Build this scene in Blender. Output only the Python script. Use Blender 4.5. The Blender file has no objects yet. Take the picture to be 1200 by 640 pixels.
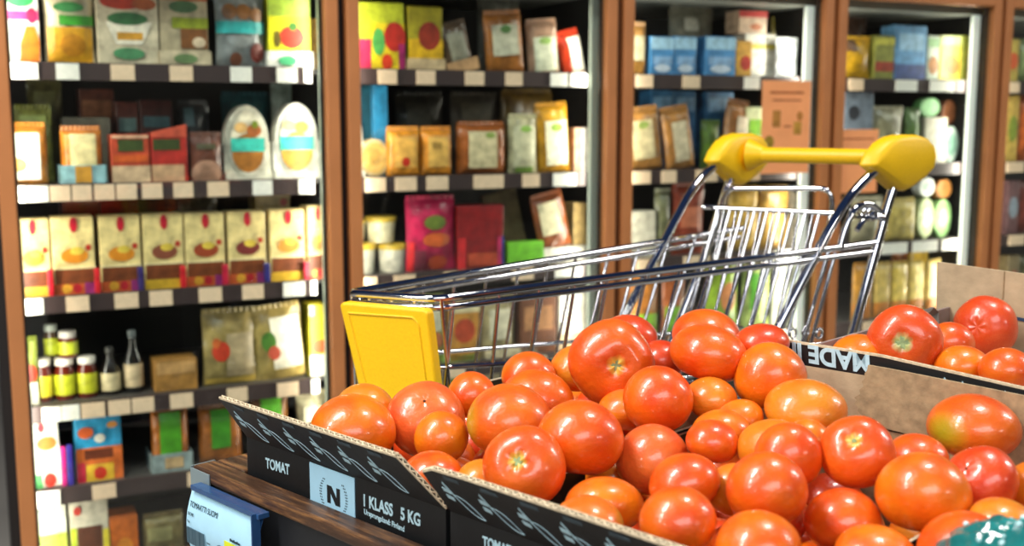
import bpy, bmesh, math, random
from math import sin, cos, pi, radians, sqrt
from mathutils import Vector, Matrix
random.seed(7)
SC = bpy.context.scene
COL = SC.collection

# ------------------------------------------------------------------ camera
HC = 1.20                      # camera height above the floor
FPX = 1305.0                   # focal length in pixels of the 1200 px wide frame
PITCH = math.atan(182 / FPX)
cam_d = bpy.data.cameras.new('camera')
cam_d.sensor_width = 36.0
cam_d.lens = 36.0 * FPX / 1200
cam_d.clip_start = 0.02
cam_d.dof.use_dof = True
cam_d.dof.focus_distance = 1.18
cam_d.dof.aperture_fstop = 5.2
cam = bpy.data.objects.new('camera', cam_d)
COL.objects.link(cam)
cam.location = (0, 0, HC)
cam.rotation_euler = (pi / 2 - PITCH, 0, 0)
SC.camera = cam

# ------------------------------------------------------------------ exposure and world
SC.view_settings.view_transform = 'Standard'
SC.view_settings.look = 'None'
SC.view_settings.gamma = 1.0
SC.view_settings.use_curve_mapping = False
SC.view_settings.exposure = 0.0
W = bpy.data.worlds.new('world'); SC.world = W
W.use_nodes = True
W.node_tree.nodes['Background'].inputs[0].default_value = (.75, .85, 1, 1)
W.node_tree.nodes['Background'].inputs[1].default_value = 0.25

# ------------------------------------------------------------------ ceiling luminaires (fluorescent, in rows parallel to the freezers)
ROW = radians(26.0)
CEIL = 3.05
LAMP_POWER = 44.0
def lamp(x, y, l=1.15, w=.22, power=LAMP_POWER, rot=ROW, z=CEIL - .07, color=(1, .96, .9)):
    d = bpy.data.lights.new('ceiling_tube_or_fill_light', 'AREA')
    d.shape = 'RECTANGLE'; d.size = l; d.size_y = w; d.energy = power; d.color = color
    o = bpy.data.objects.new('ceiling_tube_or_fill_light', d); COL.objects.link(o)
    o.location = (x, y, z); o.rotation_euler = (0, 0, rot)
    return o
LAMPS = []
def lamp_row(cx, cy, ks, step=1.45):
    for k in ks:
        LAMPS.append((cx + k * step * cos(ROW), cy + k * step * sin(ROW)))
LAMPS = [(-1.30, .80, 1.15, 80), (-2.75, .05, 1.15, 70), (-4.2, -.7, 1.15, 60), (.85, 1.42, .42, 24), (3.6, 2.0, 1.15, 70), (5.1, 2.7, 1.15, 40), (4.4, -2.5, 1.15, 50), (-4.6, -3.2, 1.15, 50)]
for (x, y, l, pw) in LAMPS:
    lamp(x, y, l=l, power=pw)
# added fill light, unseen: a wide diffusing skylight over the aisle behind the camera
FILL = lamp(.2, -2.6, l=3.2, w=2.2, power=150, color=(.95, .97, 1))

# freezer interior light strips: power of one strip
STRIP_POWER = 3.6

# ------------------------------------------------------------------ helpers: rays
def ray(px, py):
    a = (px - 600) / FPX; b = (320 - py) / FPX
    d = Vector((a, cos(PITCH) + b * sin(PITCH), -sin(PITCH) + b * cos(PITCH)))
    return d / d.y
def at(px, py, Y):
    r = ray(px, py)
    return Vector((r.x * Y, Y, HC + r.z * Y))
class VPlane:
    """a vertical plane through P with horizontal direction D: (t, z) coordinates"""
    def __init__(s, P, D):
        s.P = Vector(P[:2]); s.D = Vector(D[:2]).normalized()
    def hit(s, px, py):
        r = ray(px, py); k = r.x
        # P.x + t D.x = k (P.y + t D.y)
        t = (k * s.P.y - s.P.x) / (s.D.x - k * s.D.y)
        Y = s.P.y + t * s.D.y
        return t, HC + r.z * Y
    def pt(s, t, z):
        q = s.P + s.D * t
        return Vector((q.x, q.y, z))
    def at(s, px, py):
        return s.pt(*s.hit(px, py))

# ------------------------------------------------------------------ helpers: materials
def srgb(h):
    h = h.lstrip('#')
    c = [int(h[i:i + 2], 16) / 255 for i in (0, 2, 4)]
    return tuple((x / 12.92 if x <= .04045 else ((x + .055) / 1.055) ** 2.4) for x in c) + (1,)
MATS = {}
def mat(name, hexc, rough=.5, metal=0.0, coat=0.0, noise=0.0, scale=20.0, bump=0.0, bscale=60.0, emit=0.0, trans=0.0, spec=.5):
    if name in MATS: return MATS[name]
    m = bpy.data.materials.new(name); m.use_nodes = True
    nt = m.node_tree; b = nt.nodes['Principled BSDF']
    c = srgb(hexc) if isinstance(hexc, str) else tuple(hexc) + (1,)
    b.inputs['Base Color'].default_value = c
    b.inputs['Roughness'].default_value = rough
    b.inputs['Metallic'].default_value = metal
    b.inputs['Coat Weight'].default_value = coat
    b.inputs['Coat Roughness'].default_value = .08
    b.inputs['Specular IOR Level'].default_value = spec
    b.inputs['Transmission Weight'].default_value = trans
    if emit:
        b.inputs['Emission Color'].default_value = c
        b.inputs['Emission Strength'].default_value = emit
    if noise or bump:
        tc = nt.nodes.new('ShaderNodeTexCoord')
    if noise:
        n = nt.nodes.new('ShaderNodeTexNoise'); n.inputs['Scale'].default_value = scale; n.inputs['Detail'].default_value = 5
        r = nt.nodes.new('ShaderNodeMixRGB'); r.blend_type = 'MULTIPLY'; r.inputs[0].default_value = 1
        mr = nt.nodes.new('ShaderNodeMapRange'); mr.inputs['From Min'].default_value = .3; mr.inputs['From Max'].default_value = .7
        mr.inputs['To Min'].default_value = 1 - noise; mr.inputs['To Max'].default_value = 1 + noise * .4
        nt.links.new(tc.outputs['Object'], n.inputs['Vector']); nt.links.new(n.outputs['Fac'], mr.inputs['Value'])
        r.inputs[1].default_value = c; nt.links.new(mr.outputs[0], r.inputs[2]); nt.links.new(r.outputs[0], b.inputs['Base Color'])
    if bump:
        n2 = nt.nodes.new('ShaderNodeTexNoise'); n2.inputs['Scale'].default_value = bscale; n2.inputs['Detail'].default_value = 4
        bp = nt.nodes.new('ShaderNodeBump'); bp.inputs['Strength'].default_value = bump; bp.inputs['Distance'].default_value = .002
        nt.links.new(tc.outputs['Object'], n2.inputs['Vector']); nt.links.new(n2.outputs['Fac'], bp.inputs['Height']); nt.links.new(bp.outputs[0], b.inputs['Normal'])
    MATS[name] = m
    return m
def pm(hexc):                       # printed packaging colour
    return mat('packaging_' + hexc.strip('#'), hexc, rough=.42, noise=.45, scale=38)
def wood_mat():
    m = mat('worn_wood', '#4d3320', rough=.4); nt = m.node_tree; b = nt.nodes['Principled BSDF']; L = nt.links.new
    tc = nt.nodes.new('ShaderNodeTexCoord'); mp = nt.nodes.new('ShaderNodeMapping'); mp.inputs['Scale'].default_value = (9, 130, 90)
    n = nt.nodes.new('ShaderNodeTexNoise'); n.inputs['Scale'].default_value = 1; n.inputs['Detail'].default_value = 8; n.inputs['Roughness'].default_value = .7
    r = nt.nodes.new('ShaderNodeValToRGB'); r.color_ramp.elements[0].position = .36; r.color_ramp.elements[0].color = srgb('#20140c')
    r.color_ramp.elements[1].position = .68; r.color_ramp.elements[1].color = srgb('#8c6238')
    e = r.color_ramp.elements.new(.52); e.color = srgb('#4a3120')
    L(tc.outputs['Object'], mp.inputs[0]); L(mp.outputs[0], n.inputs['Vector']); L(n.outputs['Fac'], r.inputs[0]); L(r.outputs[0], b.inputs['Base Color'])
    bp = nt.nodes.new('ShaderNodeBump'); bp.inputs['Strength'].default_value = .4; bp.inputs['Distance'].default_value = .001; L(n.outputs['Fac'], bp.inputs['Height']); L(bp.outputs[0], b.inputs['Normal'])
    return m
def glass_pane_mat():
    m = bpy.data.materials.new('door_glass'); m.use_nodes = True
    nt = m.node_tree; nt.nodes.clear()
    o = nt.nodes.new('ShaderNodeOutputMaterial'); mx = nt.nodes.new('ShaderNodeMixShader')
    t = nt.nodes.new('ShaderNodeBsdfTransparent'); t.inputs[0].default_value = (.93, .97, .96, 1)
    g = nt.nodes.new('ShaderNodeBsdfGlossy'); g.inputs['Roughness'].default_value = .02
    f = nt.nodes.new('ShaderNodeFresnel')
    # the pane is a thin sheet: the same Fresnel from both of its faces
    ge = nt.nodes.new('ShaderNodeNewGeometry'); io = nt.nodes.new('ShaderNodeMapRange'); io.inputs[3].default_value = 1.5; io.inputs[4].default_value = 1 / 1.5
    nt.links.new(ge.outputs['Backfacing'], io.inputs[0]); nt.links.new(io.outputs[0], f.inputs[0])
    nt.links.new(f.outputs[0], mx.inputs[0]); nt.links.new(t.outputs[0], mx.inputs[1]); nt.links.new(g.outputs[0], mx.inputs[2])
    nt.links.new(mx.outputs[0], o.inputs[0])
    return m
M_GLASS = glass_pane_mat()
M_CHROME = mat('chrome', (.70, .72, .75), rough=.07, metal=1)
M_YELLOW = mat('yellow_plastic', (.90, .54, .003), rough=.42, bump=.25, bscale=260, noise=.06, scale=300)
M_FRAME = mat('bronze_frame', '#bd7b49', rough=.42, metal=.15, noise=.12, scale=9)
M_GAP = mat('dark_gasket', '#120d0b', rough=.7)
M_INNER = mat('freezer_interior', '#22201f', rough=.6)
M_LIP = mat('shelf_lip', '#3a2b2a', rough=.45)
M_SHELF = mat('shelf_steel', '#55504c', rough=.5, metal=.3)
M_TAG = mat('price_tag_paper', '#e8c9a8', rough=.6, noise=.12, scale=80)
M_TAGW = mat('price_tag_white', '#f0ebe0', rough=.6, noise=.12, scale=80)
M_COVER = mat('light_cover', '#9fa89c', rough=.5, emit=.12)
M_COVERL = mat('light_cover_bright', '#e8eee4', rough=.5, emit=.55)
M_BLACKBOX = mat('black_printed_card', '#0d0f11', rough=.5, bump=.15, bscale=90, noise=.3, scale=14)
M_CARD = mat('brown_cardboard', '#a8906c', rough=.85, noise=.34, scale=90, bump=.3, bscale=160)
M_CARDLIGHT = mat('pale_cardboard', '#c0aa88', rough=.85, noise=.2, scale=40, bump=.3, bscale=160)
M_EDGE = mat('cut_card_edge', '#d9c7a6', rough=.9, noise=.3, scale=200)
M_PRINT = mat('pale_blue_print', '#b9dbe6', rough=.6, noise=.2, scale=120)
M_DIMPRINT = mat('grey_blue_print', '#41525a', rough=.6, noise=.4, scale=80)
M_INK = mat('black_ink', '#101418', rough=.6)
M_LABELBLUE = mat('pale_blue_label', '#a9d6ec', rough=.35, noise=.05, scale=60)

# ------------------------------------------------------------------ helpers: mesh building
class MB:
    def __init__(s):
        s.v = []; s.f = []; s.m = []; s.mats = []; s.smooth = []
    def mi(s, m):
        if m not in s.mats: s.mats.append(m)
        return s.mats.index(m)
    def add(s, vs, fs, m, smooth=False):
        o = len(s.v); k = s.mi(m)
        s.v += [Vector(q) for q in vs]
        for f in fs:
            s.f.append([i + o for i in f]); s.m.append(k); s.smooth.append(smooth)
    def box(s, a, b, m, M=None):
        (x0, y0, z0), (x1, y1, z1) = a, b
        vs = [Vector((x, y, z)) for z in (z0, z1) for y in (y0, y1) for x in (x0, x1)]
        if M: vs = [M @ q for q in vs]
        s.add(vs, [(0, 2, 3, 1), (4, 5, 7, 6), (0, 1, 5, 4), (2, 6, 7, 3), (0, 4, 6, 2), (1, 3, 7, 5)], m)
    def prism(s, pts, ext, m):            # pts: 3D polygon, ext: extrusion vector
        n = len(pts); vs = [Vector(p) for p in pts]; vs += [p + Vector(ext) for p in vs]
        fs = [tuple(range(n))[::-1], tuple(range(n, 2 * n))] + [(i, (i + 1) % n, n + (i + 1) % n, n + i) for i in range(n)]
        s.add(vs, fs, m)
    def tube(s, pts, r, m, seg=12, cap=True, closed=False):
        pts = [Vector(p) for p in pts]
        n = len(pts); rings = []; prev = None
        for i, p in enumerate(pts):
            if closed: t = (pts[(i + 1) % n] - pts[i - 1])
            else: t = (pts[min(i + 1, n - 1)] - pts[max(i - 1, 0)])
            t.normalize()
            if prev is None:
                a = Vector((0, 0, 1)) if abs(t.z) < .9 else Vector((1, 0, 0))
                x = t.cross(a).normalized()
            else:
                x = (prev - t * prev.dot(t)).normalized()
            prev = x; y = t.cross(x)
            rr = r[i] if isinstance(r, (list, tuple)) else r
            rings.append([p + x * cos(2 * pi * k / seg) * rr + y * sin(2 * pi * k / seg) * rr for k in range(seg)])
        vs = [q for R in rings for q in R]
        fs = []
        for i in range(n if closed else n - 1):
            j = (i + 1) % n
            for k in range(seg):
                l = (k + 1) % seg
                fs.append((i * seg + k, i * seg + l, j * seg + l, j * seg + k))
        s.add(vs, fs, m, True)
        if cap and not closed:
            s.add(rings[0], [tuple(range(seg))[::-1]], m); s.add(rings[-1], [tuple(range(seg))], m)
    def lathe(s, prof, m, c=(0, 0, 0), seg=28, sx=1, sy=1):
        n = len(prof); vs = []
        for (r, z) in prof:
            for k in range(seg):
                a = 2 * pi * k / seg
                vs.append((c[0] + r * cos(a) * sx, c[1] + r * sin(a) * sy, c[2] + z))
        fs = []
        for i in range(n - 1):
            for k in range(seg):
                l = (k + 1) % seg
                fs.append((i * seg + k, i * seg + l, (i + 1) * seg + l, (i + 1) * seg + k))
        fs.append(tuple(range(seg))[::-1]); fs.append(tuple(range((n - 1) * seg, n * seg)))
        s.add(vs, fs, m, True)
    def build(s, name, parent=None, bevel=0, sharp=True, loc=None, seg=2):
        me = bpy.data.meshes.new(name)
        me.from_pydata([tuple(q) for q in s.v], [], s.f)
        for m in s.mats: me.materials.append(m)
        for p, k, sm in zip(me.polygons, s.m, s.smooth):
            p.material_index = k; p.use_smooth = sm
        bm = bmesh.new(); bm.from_mesh(me)
        bmesh.ops.recalc_face_normals(bm, faces=bm.faces); bm.to_mesh(me); bm.free()
        if any(s.smooth):
            me.set_sharp_from_angle(angle=radians(50))
        o = bpy.data.objects.new(name, me); COL.objects.link(o)
        if parent: o.parent = parent
        if loc: o.location = loc
        if bevel:
            b = o.modifiers.new('bevel', 'BEVEL'); b.width = bevel; b.segments = seg; b.limit_method = 'ANGLE'
        return o
def tag(o, label=None, cat=None, group=None, kind=None):
    if label: o['label'] = label
    if cat: o['category'] = cat
    if group: o['group'] = group
    if kind: o['kind'] = kind
    return o
def empty(name, loc, rz=0, label=None, cat=None, group=None):
    o = bpy.data.objects.new(name, None); COL.objects.link(o)
    o.location = loc; o.rotation_euler = (0, 0, rz); o.empty_display_size = .05
    return tag(o, label, cat, group)
def fillet(pts, r, n=6):
    """round the inner corners of a polyline"""
    pts = [Vector(p) for p in pts]; out = [pts[0]]
    for i in range(1, len(pts) - 1):
        p = pts[i]; a = (pts[i - 1] - p); b = (pts[i + 1] - p)
        k = min(r, a.length * .48, b.length * .48)
        A = p + a.normalized() * k; B = p + b.normalized() * k
        for j in range(n + 1):
            t = j / n
            out.append(A * (1 - t) ** 2 + p * 2 * t * (1 - t) + B * t * t)
    out.append(pts[-1])
    return out
def text_mesh(name, txt, m, O, X, Z, size, parent=None, ext=.0004, shear=0, weight=0, sx=1.0):
    """text lying in the plane spanned by X (reading direction) and Z (up), lower left corner at O"""
    cu = bpy.data.curves.new(name, 'FONT'); cu.body = txt; cu.size = size; cu.extrude = ext; cu.shear = shear; cu.offset = weight
    t = bpy.data.objects.new(name, cu); COL.objects.link(t)
    bpy.context.view_layer.update()
    me = bpy.data.meshes.new_from_object(t.evaluated_get(bpy.context.evaluated_depsgraph_get()))
    bpy.data.objects.remove(t); bpy.data.curves.remove(cu)
    X = Vector(X).normalized(); Z = Vector(Z).normalized(); N = X.cross(Z)
    R = Matrix((X, Z, N)).transposed().to_4x4()
    me.transform(Matrix.Translation(Vector(O)) @ R @ Matrix.Diagonal((sx, 1, 1, 1)))
    me.materials.clear(); me.materials.append(m)
    o = bpy.data.objects.new(name, me); COL.objects.link(o)
    if parent: o.parent = parent
    return o

# ------------------------------------------------------------------ the room
def struct(mb, name, **k): return tag(mb.build(name, **k), kind='structure')
m_floor = mat('floor_tile', '#8d8a84', rough=.35, noise=.15, scale=3)
m_ceiling = mat('blue_ceiling', '#1f4a94', rough=.7, noise=.1, scale=3)
m_wall = mat('store_wall', '#5d5852', rough=.8, noise=.1, scale=2)
b = MB(); b.box((-6, -5, -.1), (8, 8, 0), m_floor); struct(b, 'floor')
b = MB(); b.box((-6, -5, CEIL), (8, 8, CEIL + .1), m_ceiling); struct(b, 'ceiling')
b = MB(); b.box((-6.1, -5, 0), (-6, 8, CEIL), m_wall); struct(b, 'wall_left')
b = MB(); b.box((8, -5, 0), (8.1, 8, CEIL), m_wall); struct(b, 'wall_right')
b = MB(); b.box((-6, -5.1, 0), (8, -5, CEIL), m_wall); struct(b, 'wall_rear')
b = MB(); b.box((-6, 8, 0), (8, 8.1, CEIL), m_wall); struct(b, 'wall_far')
m_lampbody = mat('lamp_housing', '#e6e6e4', rough=.5)
for i, (x, y, l, pw) in enumerate(LAMPS):
    e = empty('ceiling_lamp', (x, y, CEIL), ROW, 'white fluorescent ceiling lamp out of the picture above the aisle', 'lamp', 'ceiling lamps in rows')
    q = MB(); q.box((-l / 2 - .04, -.14, -.055), (l / 2 + .04, .14, 0), m_lampbody); q.build('housing', e, bevel=.006)

e = empty('ceiling_softbox', (.2, -2.6, CEIL), ROW, 'added fill light, large square skylight in the ceiling behind the camera', 'softbox')
q = MB(); q.box((-1.66, -1.16, -.05), (1.66, 1.16, 0), m_lampbody); q.build('housing', e, bevel=.01)  # unseen casing, added around the fill light

# ------------------------------------------------------------------ freezer wall frame of reference
WA = radians(26.0)
WP = Vector((-.4177, 2.75)); WC = Vector((cos(WA), sin(WA))); WN = Vector((-sin(WA), cos(WA)))
def wpt(s, d, z=0): 
    q = WP + WC * s + WN * d
    return Vector((q.x, q.y, z))
def whit(px, py, d):
    P = WP + WN * d
    return VPlane(P, WC).hit(px, py)            # (s, z)
def s_of(px, d=0, py=138): return whit(px, py, d)[0]
GAPS = [s_of(-13), s_of(399.5), s_of(720.5), s_of(969), s_of(1162), s_of(1162) + .8]
LIPH = .036
# undersides of the shelf lips measured at the right side of the leftmost door
SH = [whit(380, 98, .07)[1], whit(380, 227, .07)[1], whit(380, 345, .07)[1], whit(380, 460, .07)[1], whit(134, 583, .07)[1]]
SH.append(SH[-1] - .235)
TOP = whit(1080, 4, 0)[1]                       # underside of the door's top rail
BOT = .10
DEPTH = .62
TAGS = {(0, 0): [(5, 45, 1), (66, 93, 1), (130, 158), (199, 226), (270, 295, 1), (324, 348, 1), (356, 378, 1)],
        (0, 1): [(14, 30, 1), (32, 56, 1), (58, 82), (84, 107), (110, 134), (136, 160), (166, 190), (203, 226), (243, 268), (296, 319, 1), (350, 380, 1)],
        (0, 2): [(23, 50, 1), (77, 104), (134, 162), (175, 202), (233, 260), (284, 309), (332, 357, 1), (364, 381, 1)],
        (0, 3): [(48, 70, 1), (71, 92, 1), (94, 122), (126, 152), (154, 180), (199, 226), (266, 290), (325, 350), (365, 384, 1)],
        (0, 4): [(40, 70, 1), (108, 136), (220, 236), (300, 330)],
        (1, 0): [(443, 465), (488, 510), (545, 567), (592, 612), (645, 665, 1), (668, 689, 1)],
        (1, 1): [(428, 452), (463, 488), (500, 525), (555, 590), (612, 632), (648, 675, 1)],
        (1, 2): [(423, 442), (462, 487), (520, 545), (600, 625), (650, 680, 1)],
        (1, 3): [(430, 455), (520, 545), (600, 640)],
        (2, 0): [(745, 765), (800, 820), (872, 890, 1)],
        (2, 1): [(741, 762), (775, 792), (815, 840), (868, 890)],
        (2, 2): [(745, 770), (800, 830), (905, 930, 1)],
        (2, 3): [(750, 775), (815, 840), (900, 925)],
        (3, 0): [(995, 1012), (1050, 1075, 1), (1090, 1118, 1)],
        (3, 1): [(995, 1015), (1050, 1070)],
        (3, 2): [(1030, 1060, 1), (1066, 1095, 1), (1100, 1124, 1)],
        (3, 3): [(1008, 1030), (1040, 1062, 1), (1072, 1092)],
        (4, 0): [(1180, 1195)], (4, 1): [(1178, 1198)], (4, 2): [(1178, 1196)]}
DOORWORD = ['leftmost', 'second', 'third', 'fourth', 'rightmost']
FZ = radians(0)
for j in range(5):
    s0, s1 = GAPS[j], GAPS[j + 1]; g = .010; st = .033
    O = wpt(s0, 0, 0)
    e = empty('display_freezer', O, WA, 'upright glass door freezer with bronze frame, %s along the wall' % (DOORWORD[j] if j != 2 else 'middle one'), 'freezer', 'freezers standing along the wall')
    w = s1 - s0
    q = MB(); q.box((0, DEPTH, 0), (w, DEPTH + .04, TOP + .16), M_INNER); q.build('back_panel', e)
    q = MB(); q.box((-g, .0, 0), (g, .05, TOP + .09), M_GAP); q.build('post', e)
    if j == 4:
        q = MB(); q.box((w - g, .0, 0), (w + g, .05, TOP + .09), M_GAP); q.build('post', e)
    q = MB(); q.box((-.004, .05, 0), (.004, DEPTH, TOP + .06), M_INNER); q.build('divider', e)
    q = MB(); q.box((0, -.03, TOP + .062), (w, DEPTH, TOP + .4), mat('canopy', '#2a2220', rough=.5)); q.build('canopy', e)
    q = MB(); q.box((g, .045, TOP - .02), (w - g, DEPTH, TOP + .06), mat('inner_ceiling', '#8e9089', rough=.4)); q.build('inner_ceiling', e)
    q = MB(); q.box((0, -.02, 0), (w, DEPTH, BOT - .005), mat('plinth', '#2b2523', rough=.5)); q.build('plinth', e)
    # door: stiles and rails in one frame, pane as its sub-part
    q = MB()
    for a, b_ in ((g, g + st), (w - g - st, w - g)):
        q.box((a, -.030, BOT), (b_, .012, TOP + .055), M_FRAME)
    q.box((g + st, -.030, TOP), (w - g - st, .012, TOP + .055), M_FRAME)
    q.box((g + st, -.030, BOT), (w - g - st, .012, BOT + .07), M_FRAME)
    door = q.build('door', e, bevel=.004)
    q = MB(); q.box((g + st + .001, -.010, BOT + .071), (w - g - st - .001, -.004, TOP - .001), M_GLASS); q.build('pane', door)
    q = MB()
    for a, b_ in ((g + st, g + st + .006), (w - g - st - .006, w - g - st)):
        q.box((a, -.004, BOT + .07), (b_, .010, TOP), M_GAP)
    q.build('gasket', door)
    for side in (0, 1):
        q = MB(); x0 = .016 if side == 0 else (w - .046 if j else w - .036)
        q.box((x0, .052, BOT + .02), (x0 + (.030 if j or not side else .020), .068, TOP - .02), M_COVER if j < 2 else M_COVERL)
        q.build('light_cover', e, bevel=.004)
        ld = bpy.data.lights.new('freezer_strip_light', 'AREA'); ld.shape = 'RECTANGLE'; ld.size = .022; ld.size_y = TOP - BOT - .1
        ld.energy = STRIP_POWER * (1.2 if j >= 2 else 1); ld.color = (1, .91, .77)
        lo = bpy.data.objects.new('freezer_strip_light', ld); COL.objects.link(lo)
        lx = (x0 + .036) if side == 0 else (x0 - .006)
        lo.location = O + Vector((WC.x, WC.y, 0)) * lx + Vector((WN.x, WN.y, 0)) * .050 + Vector((0, 0, (TOP + BOT) / 2))
        # the strip looks into the cabinet and towards its middle
        dirv = (Vector((WC.x, WC.y, 0)) * (1 if side == 0 else -1) * .85 + Vector((WN.x, WN.y, 0)) * .55).normalized()
        lo.rotation_euler = dirv.to_track_quat('-Z', 'Y').to_euler()
    for k in range(6):
        z = SH[k]
        q = MB()
        q.box((.008, .105, z + LIPH - .012), (w - .008, DEPTH - .01, z + LIPH), M_SHELF)
        q.box((.050, .070, z), (w - .050, .078, z + LIPH + .004), M_LIP)
        q.box((.050, .078, z + LIPH - .012), (w - .050, .105, z + LIPH), M_SHELF)
        sh = q.build('shelf', e)
        for tg in TAGS.get((j, k), []):
            a = s_of(tg[0], .07, 138) if k < 2 else whit(tg[0], 138 + (SH[0] - z) * 480, .07)[0]
            yy = {0: 90, 1: 218, 2: 348, 3: 462, 4: 575, 5: 640}[k]
            a = whit(tg[0], yy, .069)[0] - s0; b_ = whit(tg[1], yy, .069)[0] - s0
            if a < .052: a = .052
            if b_ > w - .052: b_ = w - .052
            if b_ - a < .01: continue
            q = MB(); q.box((a, .0665, z + .001), (b_, .069, z + LIPH + .001), M_TAGW if len(tg) > 2 else M_TAG)
            q.build('price_tag', sh)

# ------------------------------------------------------------------ packaged food
def bulge_fn(w, h, t, kind):
    if kind == 'carton': return lambda x, z: 0.0
    if kind == 'loaf':
        return lambda x, z: -t * max(0, (1 - abs(2 * x / w) ** 4)) ** .5 * max(0, (1 - abs(2 * z / h - 1) ** 5)) ** .5
    return lambda x, z: -t * max(0, (1 - abs(2 * x / w) ** 2.6)) * max(0, (1 - abs(2 * z / h - 1) ** 3.2))
def art_mesh(e, w, h, art, fn, name='printed_front', off=.0012):
    if not art: return
    q = MB()
    for i, a in enumerate(art):
        m = pm(a[-1]); o = off * (1 + .45 * i)
        if a[0] == 'r':
            x0, z0, x1, z1 = a[1:5]; n = 6
            P = [((x0 + (x1 - x0) * p / n - .5) * w, (z0 + (z1 - z0) * r / n) * h) for r in range(n + 1) for p in range(n + 1)]
            q.add([(x, fn(x, z) - o, z) for x, z in P],
                  [(r * (n + 1) + p, r * (n + 1) + p + 1, (r + 1) * (n + 1) + p + 1, (r + 1) * (n + 1) + p) for r in range(n) for p in range(n)], m)
        elif a[0] == 'e':
            cx, cz, rx, rz = a[1:5]; N = 20; vs = [((cx - .5) * w, cz * h)]; fs = []
            for r in (.5, 1):
                for k in range(N):
                    vs.append(((cx - .5 + rx * r * cos(2 * pi * k / N)) * w, (cz + rz * r * sin(2 * pi * k / N)) * h))
            for k in range(N):
                l = (k + 1) % N
                fs += [(0, 1 + k, 1 + l), (1 + k, 1 + N + k, 1 + N + l, 1 + l)]
            q.add([(x, fn(x, z) - o, z) for x, z in vs], fs, m)
        elif a[0] == 'p':
            pts = [((a[1][i2] - .5) * w, a[1][i2 + 1] * h) for i2 in range(0, len(a[1]), 2)]
            q.add([(x, fn(x, z) - o, z) for x, z in pts], [tuple(range(len(pts)))], m)
    ob = q.build(name, e)
    return ob
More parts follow.
